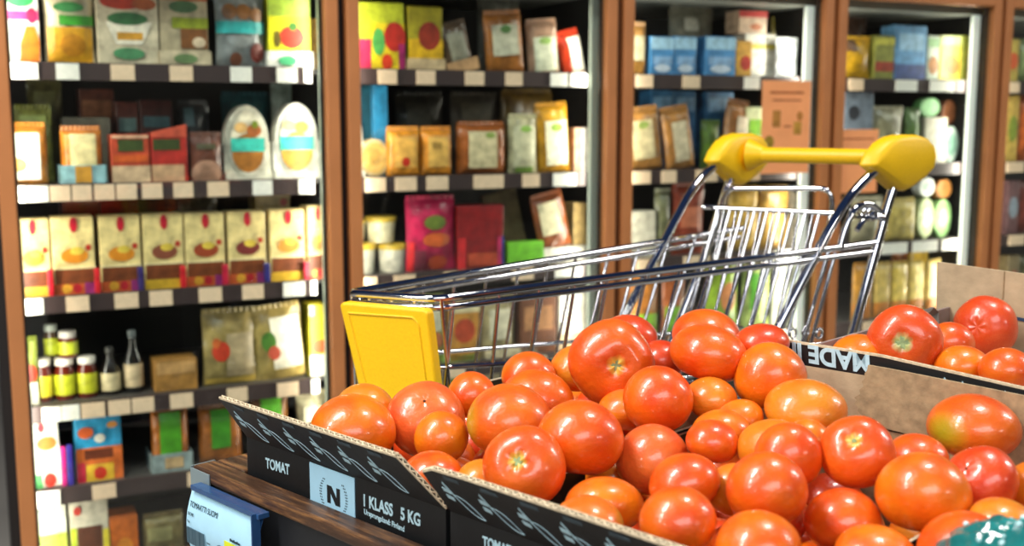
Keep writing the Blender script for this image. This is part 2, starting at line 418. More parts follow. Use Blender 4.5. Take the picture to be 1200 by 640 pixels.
def prod(k, x0, x1, yt, kind, col, label, cat, name, art=(), d=.105, dp=.07, tilt=0, yb=None, group=None, tray=None, t=.018, film=None):
    ym = (yt + 60) if yb is None else (yt + yb) / 2
    s0 = whit(x0, ym, d)[0]; s1 = whit(x1, ym, d)[0]
    zt = whit((x0 + x1) / 2, yt, d)[1]
    zb = SH[k] + LIPH if yb is None else whit((x0 + x1) / 2, yb, d)[1]
    w = max(s1 - s0, .012); h = zt - zb
    e = empty(name, wpt((s0 + s1) / 2, d + (t if kind not in ('carton',) else 0), zb), WA, label, cat, group)
    m = pm(col)
    if kind == 'carton':
        fn = bulge_fn(w, h, 0, kind)
        q = MB(); q.box((-w / 2, 0, 0), (w / 2, dp, h), m); q.build('carton', e, bevel=.0025)
        q = MB(); q.box((-w / 2 + .003, .004, h - .0005), (w / 2 - .003, dp * .45, h + .0012), m); q.build('top_flap', e)
        art_mesh(e, w, h, art, fn)
    elif kind in ('pouch', 'bag', 'loaf'):
        kk = 'loaf' if kind == 'loaf' else 'pouch'
        fn = bulge_fn(w, h, t, kk)
        rnd = random.Random(int(x0 * 31 + yt * 7 + k))
        n, mm = 14, 16; vs = []; fs = []
        ph = rnd.random() * 6
        for side in (0, 1):
            for r in range(mm + 1):
                for p in range(n + 1):
                    x = (p / n - .5) * w; z = r / mm * h
                    y = fn(x, z)
                    wr = .0018 * sin(9 * p / n * 2 + ph + 3 * sin(r)) * (1 if 0 < p < n and 0 < r < mm else 0)
                    xs = x * (1 - .05 * (1 - abs(2 * z / h - 1) ** 2)) if kind == 'pouch' else x
                    vs.append((xs, (y + wr if side == 0 else max(0, -y * .7) + .001), z))
            o = side * (n + 1) * (mm + 1)
            fs += [(o + r * (n + 1) + p, o + r * (n + 1) + p + 1, o + (r + 1) * (n + 1) + p + 1, o + (r + 1) * (n + 1) + p) for r in range(mm) for p in range(n)]
        # close the rim
        o2 = (n + 1) * (mm + 1)
        rim = [p for p in range(n + 1)] + [r * (n + 1) + n for r in range(1, mm + 1)] + [mm * (n + 1) + p for p in range(n - 1, -1, -1)] + [r * (n + 1) for r in range(mm - 1, 0, -1)]
        for i in range(len(rim)):
            a, b_ = rim[i], rim[(i + 1) % len(rim)]
            fs.append((a, b_, b_ + o2, a + o2))
        q = MB(); q.add(vs, fs, mat('pouch_' + col.strip('#'), col, rough=.28, noise=.6, scale=30, bump=.5, bscale=45), True); q.build('pouch', e)
        # crimped seal along the top
        q = MB(); n = 18; vs = []
        for r in (0, 1):
            for p in range(n + 1): vs.append(((p / n - .5) * w * .96, -.002 + .0015 * (-1) ** p, h - .001 + r * .012))
        q.add(vs, [(p, p + 1, n + 2 + p, n + 1 + p) for p in range(n)], m); sl = q.build('seal', e)
        art_mesh(e, w, h, art, lambda x, z: fn(x, z) - .0025)
    elif kind == 'jar':
        r = w / 2; lh = min(.016, h * .25)
        q = MB(); q.lathe([(r * .9, 0), (r, .004), (r, h * .66), (r * .78, h - lh - .003), (r * .78, h - lh)], mat('jar_content_' + col.strip('#'), col, rough=.12, coat=.5), (0, r, 0)); q.build('jar_body', e)
        q = MB(); q.lathe([(r * .86, h - lh), (r * .88, h - lh + .002), (r * .88, h - .002), (r * .84, h)], pm(art[0]), (0, r, 0)); q.build('lid', e)
        q = MB(); q.lathe([(r * 1.015, h * .12), (r * 1.02, h * .13), (r * 1.02, h * .60), (r * 1.015, h * .61)], pm(art[1]), (0, r, 0)); q.build('jar_label', e)
    elif kind == 'bottle':
        r = w / 2
        q = MB(); q.lathe([(r * .9, 0), (r, .004), (r, h * .52), (r * .42, h * .74), (r * .36, h * .9)], mat('bottle_' + col.strip('#'), col, rough=.1, coat=.6), (0, r, 0)); q.build('bottle_body', e)
        q = MB(); q.lathe([(r * .42, h * .88), (r * .44, h * .9), (r * .44, h - .002), (r * .4, h)], pm(art[0]), (0, r, 0)); q.build('cap', e)
        q = MB(); q.lathe([(r * 1.015, h * .1), (r * 1.02, h * .11), (r * 1.02, h * .46), (r * 1.015, h * .47)], pm(art[1]), (0, r, 0)); q.build('bottle_label', e)
    elif kind == 'tub':
        r = w / 2
        q = MB(); q.lathe([(r * .78, 0), (r * .82, .004), (r * .95, h * .8), (r * .95, h * .82)], m, (0, r, 0)); q.build('cup', e)
        q = MB(); q.lathe([(r, h * .8), (r * 1.02, h * .83), (r * 1.02, h * .96), (r * .9, h)], pm(art[0]), (0, r, 0)); q.build('lid', e)
    elif kind == 'sleeve':          # upright oval card standing on a rectangular base card
        q = MB(); N = 36; zc = h * .52
        pts = [(cos(2 * pi * a / N) * w * .46, .012, zc + sin(2 * pi * a / N) * h * .48) for a in range(N)]
        q.prism(pts, (0, dp, 0), m); q.build('oval_card', e, bevel=.002)
        q = MB(); q.box((-w / 2, .001, 0), (w / 2, dp + .02, h * .10), m)
        pts = [(-w / 2, .016, h * .1), (w / 2, .016, h * .1), (w / 2, .016, h * .5), (w * .44, .016, h * .5), (w * .3, .016, h * .14), (-w * .3, .016, h * .14), (-w * .44, .016, h * .5), (-w / 2, .016, h * .5)]
        q.prism(pts, (0, .02, 0), m); q.build('base_card', e)
        art_mesh(e, w, h, art, lambda x, z: .010)
    elif kind == 'disc':            # round pack standing on edge
        q = MB(); N = 32; zc = h / 2
        pts = [(cos(2 * pi * a / N) * w * .5, 0, zc + sin(2 * pi * a / N) * h * .5) for a in range(N)]
        q.prism(pts, (0, dp * .5, 0), m); q.build('round_pack', e, bevel=.004)
        art_mesh(e, w, h, art, lambda x, z: -.0005)
    elif kind == 'dish':            # heap wrapped in film on a shallow tray
        q = MB(); q.box((-w / 2, 0, 0), (w / 2, dp, h * .35), pm(art[0])); q.build('tray', e, bevel=.004)
        q = MB(); q.lathe([(w * .46, h * .3), (w * .42, h * .6), (w * .28, h * .85), (w * .1, h), (.001, h)], m, (0, dp * .5, 0), sy=dp / w); q.build('contents', e)
    if tray:
        th, tc = tray[0] * h, tray[1]
        q = MB()
        q.box((-w / 2 - .006, -t - .006 if kind != 'carton' else -.006, 0), (w / 2 + .006, -t - .003 if kind != 'carton' else -.003, th), pm(tc))
        q.box((-w / 2 - .006, -.006 - (t if kind != 'carton' else 0), 0), (-w / 2 - .003, dp, th), pm(tc)); q.box((w / 2 + .003, -.006 - (t if kind != 'carton' else 0), 0), (w / 2 + .006, dp, th), pm(tc))
        tr = q.build('tray', e)
        if len(tray) > 2: art_mesh(tr, w, th, tray[2], lambda x, z: -.0075 - (t if kind != 'carton' else 0))
    if tilt: e.rotation_euler = (0, radians(tilt), WA)
    return e

# --- leftmost freezer, top shelf
FC, FP = 'frozen food box', 'food bag'
prod(0, 8, 47, -14, 'carton', '#f2ece0', 'white carton with pink band and orange squash, top shelf far left', 'box', 'food_carton',
     [('e', .45, .86, .42, .11, '#3fae63'), ('r', .0, .58, .98, .70, '#e0408c'), ('e', .78, .64, .16, .10, '#c22a60'), ('p', [.35, 0.02, .95, .02, .98, .3, .85, .5, .6, .5, .4, .28], '#d9781c')])
prod(0, 52, 112, -12, 'pouch', '#d8c9a6', 'pouch of yellow diced food with green bands on the top shelf', 'food bag', 'food_pouch',
     [('e', .5, .77, .30, .07, '#3e8a4a'), ('r', .30, .53, .98, .66, '#3f9c2c'), ('r', .06, .03, .94, .50, '#d79a1c'), ('e', .55, .26, .25, .15, '#c07f18')])
prod(0, 114, 186, -12, 'carton', '#cfc0a2', 'beige carton with red fig picture and two green ovals on the top shelf', 'box', 'food_carton',
     [('e', .42, .84, .36, .10, '#b83a22'), ('e', .78, .82, .2, .08, '#a0522a'), ('p', [.14, .58, .9, .58, .72, .28, .3, .28], '#e6dcc6'), ('r', .32, .34, .74, .44, '#c98f2a'), ('e', .5, .62, .33, .085, '#37693c'), ('e', .5, .16, .26, .08, '#4d8a5c')])
prod(0, 188, 244, -12, 'carton', '#b3a383', 'brownish carton with olive band in a beige display tray on the top shelf', 'box', 'food_carton',
     [('r', 0, .86, 1, 1, '#b65428'), ('e', .5, .78, .3, .08, '#4c6a44'), ('r', .25, .50, 1, .64, '#8f9a22'), ('r', .42, .24, .98, .50, '#7a4a20'), ('e', .8, .32, .14, .07, '#d6bfa0')], tray=(.21, '#cdbb9a', [('e', .5, .5, .25, .3, '#6f8a58')]))
prod(0, 254, 312, -3, 'pouch', '#8d9190', 'grey pouch of small round rolls with turquoise band on the top shelf', 'food bag', 'food_pouch',
     [('e', .28, .80, .15, .11, '#8a5a2c'), ('e', .56, .80, .15, .11, '#8a5a2c'), ('e', .82, .76, .14, .10, '#8a5a2c'), ('r', .02, .49, .98, .66, '#2ea8a6'), ('e', .82, .22, .15, .14, '#6c2418'), ('e', .38, .12, .12, .10, '#7c4a34')])
prod(0, 315, 364, -2, 'carton', '#cfd22c', 'yellow-green carton with red strawberries in a white tray, top shelf', 'box', 'food_carton',
     [('r', 0, .74, 1, 1, '#9fb83a'), ('r', 0, .25, 1, .74, '#e2d81e'), ('e', .55, .45, .3, .16, '#c2331c'), ('e', .58, .60, .1, .06, '#3f7a1c'), ('e', .2, .42, .08, .12, '#6a5a10')], tray=(.25, '#efece2', [('e', .42, .45, .22, .28, '#4fb57c')]))
prod(0, 367, 382, 22, 'carton', '#b08430', 'narrow ochre carton at the right end of the top shelf', 'box', 'food_carton', d=.16)
# --- leftmost freezer, second shelf
prod(1, 10, 58, 149, 'loaf', '#d88a34', 'sliced bread pack with large white label at the left end', 'bread pack', 'bread_bag', [('r', .05, .10, .80, .90, '#f6f1e4'), ('e', .25, .36, .22, .12, '#e0a850')], t=.03)
prod(1, 74, 122, 153, 'loaf', '#cf7c2a', 'orange bread pack with cream label in a pale blue tray', 'bread pack', 'bread_bag', [('r', .2, .32, .84, .94, '#f0dca0')], tray=(.36, '#8fb9bf', [('r', .3, .1, .7, .95, '#c99030')]), t=.02)
prod(1, 16, 64, 128, 'pouch', '#8f9448', 'olive green pouch standing behind the white-labelled bread', 'food bag', 'food_pouch', [('r', .2, .6, .85, .92, '#a3b468')], d=.26)
prod(1, 34, 76, 98, 'pouch', '#6b6638', 'dark olive pouch, tallest at the back left of the second shelf', 'food bag', 'food_pouch', [('r', .2, .7, .8, .92, '#7f7e4c')], d=.38)
prod(1, 76, 132, 138, 'carton', '#6e6a5c', 'grey carton behind the bread in the pale blue tray', 'box', 'food_carton', d=.26)
prod(1, 95, 136, 105, 'carton', '#6a3626', 'reddish brown carton at the back of the second shelf', 'box', 'food_carton', [('r', .08, .70, .92, .88, '#a56a4a')], d=.38)
prod(1, 132, 177, 158, 'carton', '#c4492c', 'orange-red carton with dark green picture and beige base, left of its twin', 'box', 'food_carton', [('r', .0, 0, 1, .36, '#d9b690'), ('r', .06, .44, .94, .58, '#cf5a22'), ('r', .18, .66, .84, .90, '#3c4a1e'), ('r', .02, .93, .98, .99, '#dfae8c')])
prod(1, 179, 221, 156, 'carton', '#b62c22', 'red carton with dark green picture beneath a slanted red flap', 'box', 'food_carton', [('r', .0, 0, .9, .36, '#d0a47c'), ('r', .05, .66, .8, .88, '#3a451c'), ('p', [.0, .92, 1, .92, 1, 1.18, .0, 1.02], '#c8523a')])
prod(1, 225, 262, 160, 'pouch', '#6c3f30', 'brown pouch with pale pink base beside the red cartons', 'food bag', 'food_pouch', [('e', .5, .18, .48, .3, '#b98a70'), ('r', .2, .72, .8, .84, '#4a4426')], t=.012)
prod(1, 138, 164, 120, 'carton', '#5c2c24', 'dark maroon carton behind the orange-red carton', 'box', 'food_carton', [('r', .1, .62, .9, .8, '#5f7c7a'), ('r', .05, .3, .95, .45, '#8c7a6c')], d=.3)
prod(1, 166, 204, 118, 'carton', '#4c2420', 'dark maroon carton with teal strip behind the slanted flap', 'box', 'food_carton', [('r', .1, .66, .9, .8, '#4a6a70'), ('r', .05, .3, .95, .45, '#7c6a5c')], d=.3)
prod(1, 210, 248, 122, 'pouch', '#33363a', 'nearly black pouch behind the brown pouch', 'food bag', 'food_pouch', [('r', .2, .7, .5, .95, '#55727a')], d=.32)
prod(1, 266, 321, 123, 'sleeve', '#d8d2be', 'white oval pack with turquoise band and brown bottom, left one of two', 'food pack', 'oval_pack', [('e', .5, .5, .36, .42, '#ddd3ba'), ('e', .5, .36, .34, .26, '#a86a24'), ('r', .14, .38, .86, .56, '#3cc0ae'), ('e', .64, .66, .16, .08, '#b2622a'), ('e', .36, .70, .14, .07, '#dcae6c'), ('e', .66, .74, .07, .05, '#7c8a20')], dp=.05)
prod(1, 324, 379, 120, 'sleeve', '#e6e2d4', 'white oval pack with turquoise band and lime fruit, right one of two', 'food pack', 'oval_pack', [('e', .5, .5, .36, .42, '#eee6cc'), ('e', .5, .36, .34, .26, '#d89e30'), ('r', .14, .38, .86, .56, '#3fd0b6'), ('e', .60, .68, .15, .08, '#b4c22c'), ('e', .34, .70, .14, .07, '#ecd08a')], dp=.05)
prod(1, 262, 320, 112, 'pouch', '#1f5660', 'dark teal pouch behind the left white oval pack', 'food bag', 'food_pouch', [('r', .2, .7, .8, .9, '#2f7478')], d=.4)
prod(1, 320, 345, 100, 'pouch', '#8c9c94', 'pale grey pouch peeking over between the two oval packs', 'food bag', 'food_pouch', d=.36)
prod(1, 350, 382, 102, 'pouch', '#1c3f5c', 'dark blue pouch behind the right white oval pack', 'food bag', 'food_pouch', d=.4)
# --- leftmost freezer, third shelf: a row of cream cartons
row = [(19, 60, 257, '#d28a2c'), (62, 112, 254, '#d8861e'), (118, 166, 253, '#d8861e'), (169, 216, 251, '#8a4a34'), (218, 264, 250, '#a04424'), (268, 312, 248, '#7c2f2a'), (317, 358, 246, '#c98a34'), (361, 384, 242, '#b98a3c')]
rl = ['cream carton with red tab, first from the left in the row', 'cream carton with orange bowl, second from the left in the row', 'cream carton with orange bowl, third from the left in the row',
      'cream carton with brown stew picture and yellow base, fourth in the row', 'cream carton with red-brown bowl, fifth in the row', 'cream carton with dark red bowl, sixth in the row', 'cream carton with pale bowl and yellow base, seventh in the row', 'cream carton half hidden at the right end of the row']
for i, (a, b_, yt, c) in enumerate(row):
    blocks = [('r', 0, 0, 1, .13, '#e0b030')] if i in (0, 3, 6) else [('r', 0, 0, 1, .14, '#c8582a'), ('e', .3, .08, .12, .06, '#e0a030'), ('e', .55, .08, .1, .06, '#b81f2a'), ('r', .72, 0, .98, .15, '#8c2a6a')]
    prod(2, a, b_, yt, 'carton', '#e8cf8c', rl[i], 'box', 'food_carton',
         [('r', .04, .13, .96, .33, '#7c3e1c'), ('r', 0, .33, 1, .36, '#f0dca4'), ('e', .52, .50, .32, .10, c), ('e', .58, .56, .16, .05, '#e2c24a'), ('e', .85, .6, .07, .04, '#b8301c'), ('e', .52, .90, .09, .10, '#c0142c')] + blocks, group='cream cartons on the third shelf')
for i, px in enumerate([62, 117, 167.5, 217, 266.5, 315, 361]):
    prod(2, px - 3.4, px + 3.4, 316 - i * 1.5, 'carton', ['#d0182c', '#d8202a', '#3a2a6c', '#d8202a', '#c81c3c', '#2f2a78', '#c0243c'][i], 'narrow %s display divider in the gap %s the cream cartons' % (['red', 'red', 'violet', 'red', 'crimson', 'violet', 'crimson'][i], ['after the first of', 'after the second of', 'after the third of', 'after the fourth of', 'after the fifth of', 'after the sixth of', 'before the last of'][i]), 'divider', 'display_divider', d=.088, dp=.012)
prod(2, 74, 118, 230, 'carton', '#5a1010', 'dark red carton at the back above the second cream carton', 'box', 'food_carton', d=.3)
prod(2, 120, 164, 230, 'carton', '#7c0f14', 'bright crimson carton at the back above the third cream carton', 'box', 'food_carton', d=.3)
prod(2, 212, 258, 230, 'pouch', '#453c26', 'dark brown pouch at the back above the fifth cream carton', 'food bag', 'food_pouch', d=.3)
prod(2, 300, 342, 228, 'carton', '#b59a5c', 'tan carton with red spot at the back above the cream row', 'box', 'food_carton', [('e', .8, .9, .1, .05, '#a82a1c')], d=.3)
# --- leftmost freezer, fourth shelf
prod(3, 28, 47, 400, 'pouch', '#8a9438', 'slim green pouch with red spot left of the jars', 'food bag', 'food_pouch', [('e', .5, .5, .4, .14, '#c43a22'), ('r', .1, .0, .9, .36, '#e6e0cc')], t=.01)
jl = ['jar with white lid and yellow label, lower row left', 'jar with white lid and lime label, lower row middle', 'jar with white lid and lime label, lower row right']
for i, (a, b_, yt) in enumerate([(41, 65, 424), (67, 92, 423), (94, 118, 421)]):
    prod(3, a, b_, yt, 'jar', '#5a1c10', jl[i], 'jar', 'glass_jar', ['#e6ddd0', ['#e0cf2a', '#ccd02a', '#c4c428'][i]], group='jars on the fourth shelf')
zj = None
prod(3, 52, 70, 383, 'jar', '#3c2a18', 'upper jar with grey lid and lime label, left one of the stacked pair', 'jar', 'glass_jar', ['#9aa096', '#b0b828'], yb=423, d=.14, group='jars on the fourth shelf')
prod(3, 69, 93, 391, 'jar', '#6a1c12', 'upper jar with white lid and yellow-green label, right one of the stacked pair', 'jar', 'glass_jar', ['#d8d0c6', '#ccd434'], yb=421.5, d=.115, group='jars on the fourth shelf')
prod(3, 121, 145, 410, 'bottle', '#17110d', 'dark sauce bottle with cream label beside the jars', 'bottle', 'sauce_bottle', ['#3c3a36', '#dcc99c'])
prod(3, 148, 171, 390, 'bottle', '#151515', 'taller dark bottle with cream label right of the first bottle', 'bottle', 'sauce_bottle', ['#6c7474', '#dcc29a'])
prod(3, 183, 233, 421, 'carton', '#a9783a', 'flat tan box right of the dark bottles', 'box', 'food_carton', [('r', .05, .55, .95, .92, '#c0925a')])
prod(3, 239, 303, 367, 'pouch', '#a08a52', 'clear bag of beige food with a red flower print', 'food bag', 'food_pouch', [('r', .42, .12, .92, .72, '#a89470'), ('e', .32, .48, .16, .14, '#c23a20'), ('e', .24, .6, .07, .07, '#c8602a'), ('r', .04, .03, .96, .10, '#c9a64c')], t=.02)
prod(3, 303, 362, 361, 'pouch', '#b79c58', 'bag with big white label and green leaf print, leaning left', 'food bag', 'food_pouch', [('r', .34, .16, .94, .88, '#e6dcc6'), ('e', .28, .56, .14, .14, '#4c7a2c'), ('e', .36, .40, .12, .1, '#c0503a')], t=.02, tilt=-5)
prod(3, 363, 385, 357, 'carton', '#dfcf2a', 'yellow and white carton at the right end of the fourth shelf', 'box', 'food_carton', [('r', 0, 0, 1, .3, '#eee8d8'), ('e', .5, .42, .4, .1, '#c8622a'), ('r', .0, .85, .3, 1, '#d4cdb0')])
# --- leftmost freezer, fifth shelf
prod(4, 40, 73, 488, 'carton', '#eee8da', 'white carton with orange oval, left end of the fifth shelf', 'box', 'food_carton', [('e', .55, .62, .36, .1, '#d8762a'), ('e', .4, .85, .12, .07, '#cf2f3c'), ('e', .55, .1, .22, .1, '#cc3322'), ('r', .0, 0, .28, .2, '#4fae5c')], tilt=-2)
prod(4, 74.5, 79.5, 524, 'carton', '#c8207c', 'thin magenta display divider beside the white carton', 'divider', 'display_divider', d=.09, dp=.012)
prod(4, 80.5, 88, 522, 'carton', '#34268a', 'thin violet display divider next to the magenta one', 'divider', 'display_divider', d=.09, dp=.012)
prod(4, 90, 144, 487, 'carton', '#2c9ccc', 'bright blue carton with orange bites and brown window', 'box', 'food_carton', [('r', 0, 0, 1, .52, '#d86a2a'), ('r', .18, .34, .8, .49, '#6a2f18'), ('r', .2, .0, .8, .26, '#e4b42c'), ('e', .5, .12, .14, .1, '#cf3018'), ('r', .0, 0, .18, .3, '#d0203c'), ('e', .22, .76, .17, .09, '#cc5a26'), ('e', .8, .85, .12, .05, '#d08a3c'), ('e', .52, .66, .12, .07, '#d8d2c2')])
prod(4, 180, 223, 482, 'loaf', '#b5692a', 'brown loaf with green label standing in a grey tray', 'bread pack', 'bread_bag', [('r', .2, .26, .78, .98, '#4f9c22')], tray=(.30, '#9aa8a6', [('r', .3, .2, .8, .8, '#c9a678')]), t=.016)
prod(4, 236, 286, 479, 'loaf', '#a8622a', 'brown loaf with green label next to the tray', 'bread pack', 'bread_bag', [('r', .25, .3, .7, .98, '#3f8a20')], t=.022)
prod(4, 298, 340, 466, 'loaf', '#8c5a2c', 'brown loaf with bright green label behind the black box flap', 'bread pack', 'bread_bag', [('r', .22, .45, .78, .98, '#62b82a')], t=.02)
prod(4, 350, 386, 463, 'pouch', '#b0a684', 'beige pouch behind the black box flap, right end', 'food bag', 'food_pouch', [('r', .2, .3, .8, .8, '#c6bda0')], t=.02)
# --- leftmost freezer, bottom shelf
prod(5, 42, 80, 588, 'carton', '#d6d6c4', 'pale carton with yellow-green lower half, bottom shelf left', 'box', 'food_carton', [('r', 0, 0, 1, .6, '#a8b048')])
prod(5, 84, 129, 586, 'carton', '#cfc8b2', 'cream-topped carton with brown window, bottom shelf', 'box', 'food_carton', [('r', 0, 0, .16, .66, '#b8c83a'), ('r', .84, 0, 1, .6, '#d8c838'), ('r', .18, .0, .82, .66, '#5a3220'), ('e', .2, .88, .1, .06, '#c03a2c')])
prod(5, 131, 164, 604, 'carton', '#c8661c', 'orange carton low on the bottom shelf', 'box', 'food_carton', [('e', .5, .4, .3, .2, '#dc8a28')])
prod(5, 170, 218, 606, 'loaf', '#7c7048', 'olive brown loaf on the bottom shelf near the price label', 'bread pack', 'bread_bag', [('r', .1, .5, .7, .8, '#8f8a5c')], t=.015)

# --- second freezer, top shelf
prod(0, 421, 474, 3, 'carton', '#b9c02e', 'yellow-green carton with red fruit, top left of the second freezer', 'box', 'food_carton', [('r', 0, .0, .26, .46, '#cf2f56'), ('r', .26, 0, 1, .7, '#e0c41c'), ('e', .78, .5, .24, .22, '#b0281c'), ('e', .42, .42, .14, .2, '#4f9a4a'), ('r', .86, 0, 1, .4, '#9a1f5c'), ('e', .6, .13, .12, .12, '#d23a1a')])
prod(0, 479, 519, 8, 'carton', '#a79a22', 'dull yellow carton with red picture in a beige tray', 'box', 'food_carton', [('r', 0, 0, 1, .5, '#dfae18'), ('e', .6, .55, .32, .22, '#96301a')], tray=(.2, '#d0b48a'))
prod(0, 527, 560, 28, 'pouch', '#5c4632', 'brown bag with grey label tilted to the left', 'food bag', 'food_pouch', [('r', .2, .2, .8, .85, '#8e8a76')], tilt=-14, t=.014, tray=(.26, '#c89a6c'))
prod(0, 574, 618, 16, 'loaf', '#a8682c', 'golden brown bread bag with white label on the top shelf', 'bread pack', 'bread_bag', [('r', .14, .3, .82, .82, '#c6c2a8'), ('e', .5, .74, .14, .07, '#4f7c3a')], tilt=-5)
prod(0, 562, 612, -8, 'pouch', '#5c5c54', 'grey plastic bag at the back of the top shelf, second freezer', 'food bag', 'food_pouch', d=.3)
prod(0, 623, 659, 26, 'loaf', '#b08a70', 'pinkish bread bag with white and green label', 'bread pack', 'bread_bag', [('r', .14, .06, .86, .72, '#d6d8bc'), ('e', .5, .64, .2, .07, '#8fae5c')], tilt=-5)
prod(0, 664, 690, 38, 'pouch', '#c63c1c', 'orange-red bag with white panel tilted at the right end', 'food bag', 'food_pouch', [('r', .35, .05, .98, .9, '#ece4d2')], tilt=-14)
# --- second freezer, second shelf
prod(1, 414, 431, 130, 'sleeve', '#e4e0d4', 'white oval pack with turquoise band cut off by the brown post', 'food pack', 'oval_pack', [('r', .2, .2, .9, .4, '#4cc8c0')], dp=.05)
prod(1, 424, 461, 163, 'disc', '#d8bc88', 'round cream pack standing on edge in the second freezer', 'food pack', 'round_pack', [('e', .5, .5, .40, .40, '#dcae5c'), ('e', .52, .52, .22, .2, '#c89a4c')])
prod(1, 456, 495, 153, 'loaf', '#e0922c', 'yellow-orange loaf pack with a red spot', 'bread pack', 'bread_bag', [('r', .16, .2, .84, .86, '#ecb254'), ('e', .5, .32, .12, .1, '#d0301c')], t=.02)
prod(1, 496, 532, 153, 'loaf', '#e08e28', 'yellow-orange loaf pack without a red spot, right of the other', 'bread pack', 'bread_bag', [('r', .16, .2, .84, .86, '#edb85c'), ('r', .3, .6, .6, .74, '#a8823c')], t=.02)
prod(1, 539, 596, 147, 'loaf', '#9c5420', 'wide brown bread bag with cream label in the middle of the shelf', 'bread pack', 'bread_bag', [('r', .18, .14, .76, .88, '#d8c89c'), ('e', .62, .8, .1, .06, '#8aa048')], t=.025)
prod(1, 598, 632, 138, 'pouch', '#b8b088', 'slim pale bag with grey-green label', 'food bag', 'food_pouch', [('r', .12, .1, .86, .86, '#cbc6a2'), ('e', .55, .8, .2, .06, '#7ca03c'), ('r', .2, .02, .8, .12, '#7a9a40')], t=.014)
prod(1, 634, 672, 124, 'loaf', '#cf9424', 'tall golden bag with white label on the second shelf', 'bread pack', 'bread_bag', [('r', .2, .12, .86, .78, '#e8e0be'), ('e', .55, .68, .18, .06, '#8fae3c')], tilt=-4, t=.02)
prod(1, 673, 692, 150, 'carton', '#dcae90', 'pinkish white carton at the right end of the second shelf', 'box', 'food_carton', [('r', .4, 0, 1, 1, '#eee6dc')])
prod(1, 420, 438, 100, 'carton', '#174c5c', 'dark teal carton high at the back, left end of the second freezer', 'box', 'food_carton', d=.16)
prod(1, 438, 455, 100, 'carton', '#2c86b4', 'light blue carton high at the back of the second freezer', 'box', 'food_carton', d=.14)
prod(1, 590, 650, 108, 'loaf', '#6e5422', 'golden brown bag at the back of the second shelf', 'bread pack', 'bread_bag', d=.28)
prod(1, 530, 588, 112, 'pouch', '#40382c', 'dark brown bag behind the wide bread bag', 'food bag', 'food_pouch', [('r', .2, .5, .8, .9, '#5a5240')], d=.3)
prod(1, 466, 522, 112, 'pouch', '#3a3428', 'dark olive bag behind the yellow-orange loaves', 'food bag', 'food_pouch', [('r', .2, .6, .7, .9, '#565040')], d=.3)
# --- second freezer, third shelf
tl = ['white tub with yellow lid, lower left of the tub stack', 'white tub with yellow lid, lower right of the tub stack']
zt_low = 287
prod(2, 416, 449, zt_low, 'tub', '#dcd6c2', tl[0], 'tub', 'plastic_tub', ['#d8b43c'], group='tubs in the second freezer')
prod(2, 452, 488, zt_low, 'tub', '#dcd6c2', tl[1], 'tub', 'plastic_tub', ['#d8b43c'], group='tubs in the second freezer')
prod(2, 412, 434, 258, 'tub', '#d6cca8', 'white tub with yellow lid, upper left of the tub stack', 'tub', 'plastic_tub', ['#c8a83c'], yb=286, d=.11, group='tubs in the second freezer')
prod(2, 437, 473, 255, 'tub', '#d6cca8', 'white tub with yellow lid, upper right of the tub stack', 'tub', 'plastic_tub', ['#c8a83c'], yb=286, d=.11, group='tubs in the second freezer')
prod(2, 478, 536, 234, 'pouch', '#c02450', 'magenta bag with orange oval and green spot', 'food bag', 'food_pouch', [('e', .55, .68, .22, .10, '#6a7a2c'), ('e', .58, .44, .28, .1, '#d8622a'), ('r', .02, 0, .14, .42, '#d8282c'), ('r', .14, 0, .36, .3, '#7c2a3c'), ('e', .6, .12, .2, .1, '#c84a24')], t=.02)
prod(2, 537, 590, 241, 'carton', '#8c1418', 'dark red carton with red and blue edge strips', 'box', 'food_carton', [('r', .0, 0, .16, .5, '#d8282c'), ('r', .86, 0, .95, .5, '#c02c5c'), ('r', .95, 0, 1, .5, '#3a3c8c'), ('r', .2, .05, .85, .25, '#c04a2c')])
prod(2, 582, 622, 222, 'carton', '#6a5a3a', 'olive brown board pack tilted behind the green card', 'box', 'food_carton', tilt=-13, d=.17, dp=.02)
prod(2, 596, 637, 284, 'carton', '#74c42c', 'bright green card low in the second freezer', 'box', 'food_carton', [('r', 0, 0, 1, .12, '#d8d4bc')], d=.1, dp=.05)
prod(2, 636, 674, 228, 'loaf', '#8c4a24', 'brown bag with cream label tilted on the third shelf', 'bread pack', 'bread_bag', [('r', .12, .3, .7, .9, '#cfc4a0')], tilt=-13, t=.016, yb=292)
prod(2, 637, 691, 290, 'carton', '#d8d2c4', 'white low carton beneath the tilted brown bag', 'box', 'food_carton', dp=.1)
prod(2, 672, 691, 238, 'carton', '#dcb878', 'pale yellow carton at the right end of the third shelf', 'box', 'food_carton', d=.14)
# --- second freezer, fourth shelf (seen between the trolley wires)
prod(3, 420, 444, 366, 'pouch', '#8a8f5c', 'grey-green pouch behind the trolley corner', 'food bag', 'food_pouch')
prod(3, 446, 484, 352, 'pouch', '#a9946c', 'beige pouch behind the front end of the trolley', 'food bag', 'food_pouch', [('r', .2, .2, .8, .7, '#c6b68c')])
prod(3, 486, 524, 350, 'pouch', '#8c9a48', 'green and cream pouch seen through the trolley wires', 'food bag', 'food_pouch', [('r', .1, .5, .9, .9, '#cfc9a8'), ('e', .6, .35, .3, .14, '#b8622a')])
prod(3, 527, 562, 352, 'carton', '#c88a34', 'ochre carton seen through the trolley wires', 'box', 'food_carton', [('e', .5, .5, .35, .2, '#b8421c'), ('r', 0, .8, 1, 1, '#e0cfa0')])
prod(3, 566, 606, 348, 'pouch', '#b9a878', 'sand-coloured bag seen through the trolley wires', 'food bag', 'food_pouch', [('r', .2, .3, .8, .8, '#d8ceb0')])
prod(3, 610, 652, 345, 'carton', '#6e3f24', 'brown carton seen through the trolley wires', 'box', 'food_carton', [('r', .1, .4, .9, .8, '#a8744a')])
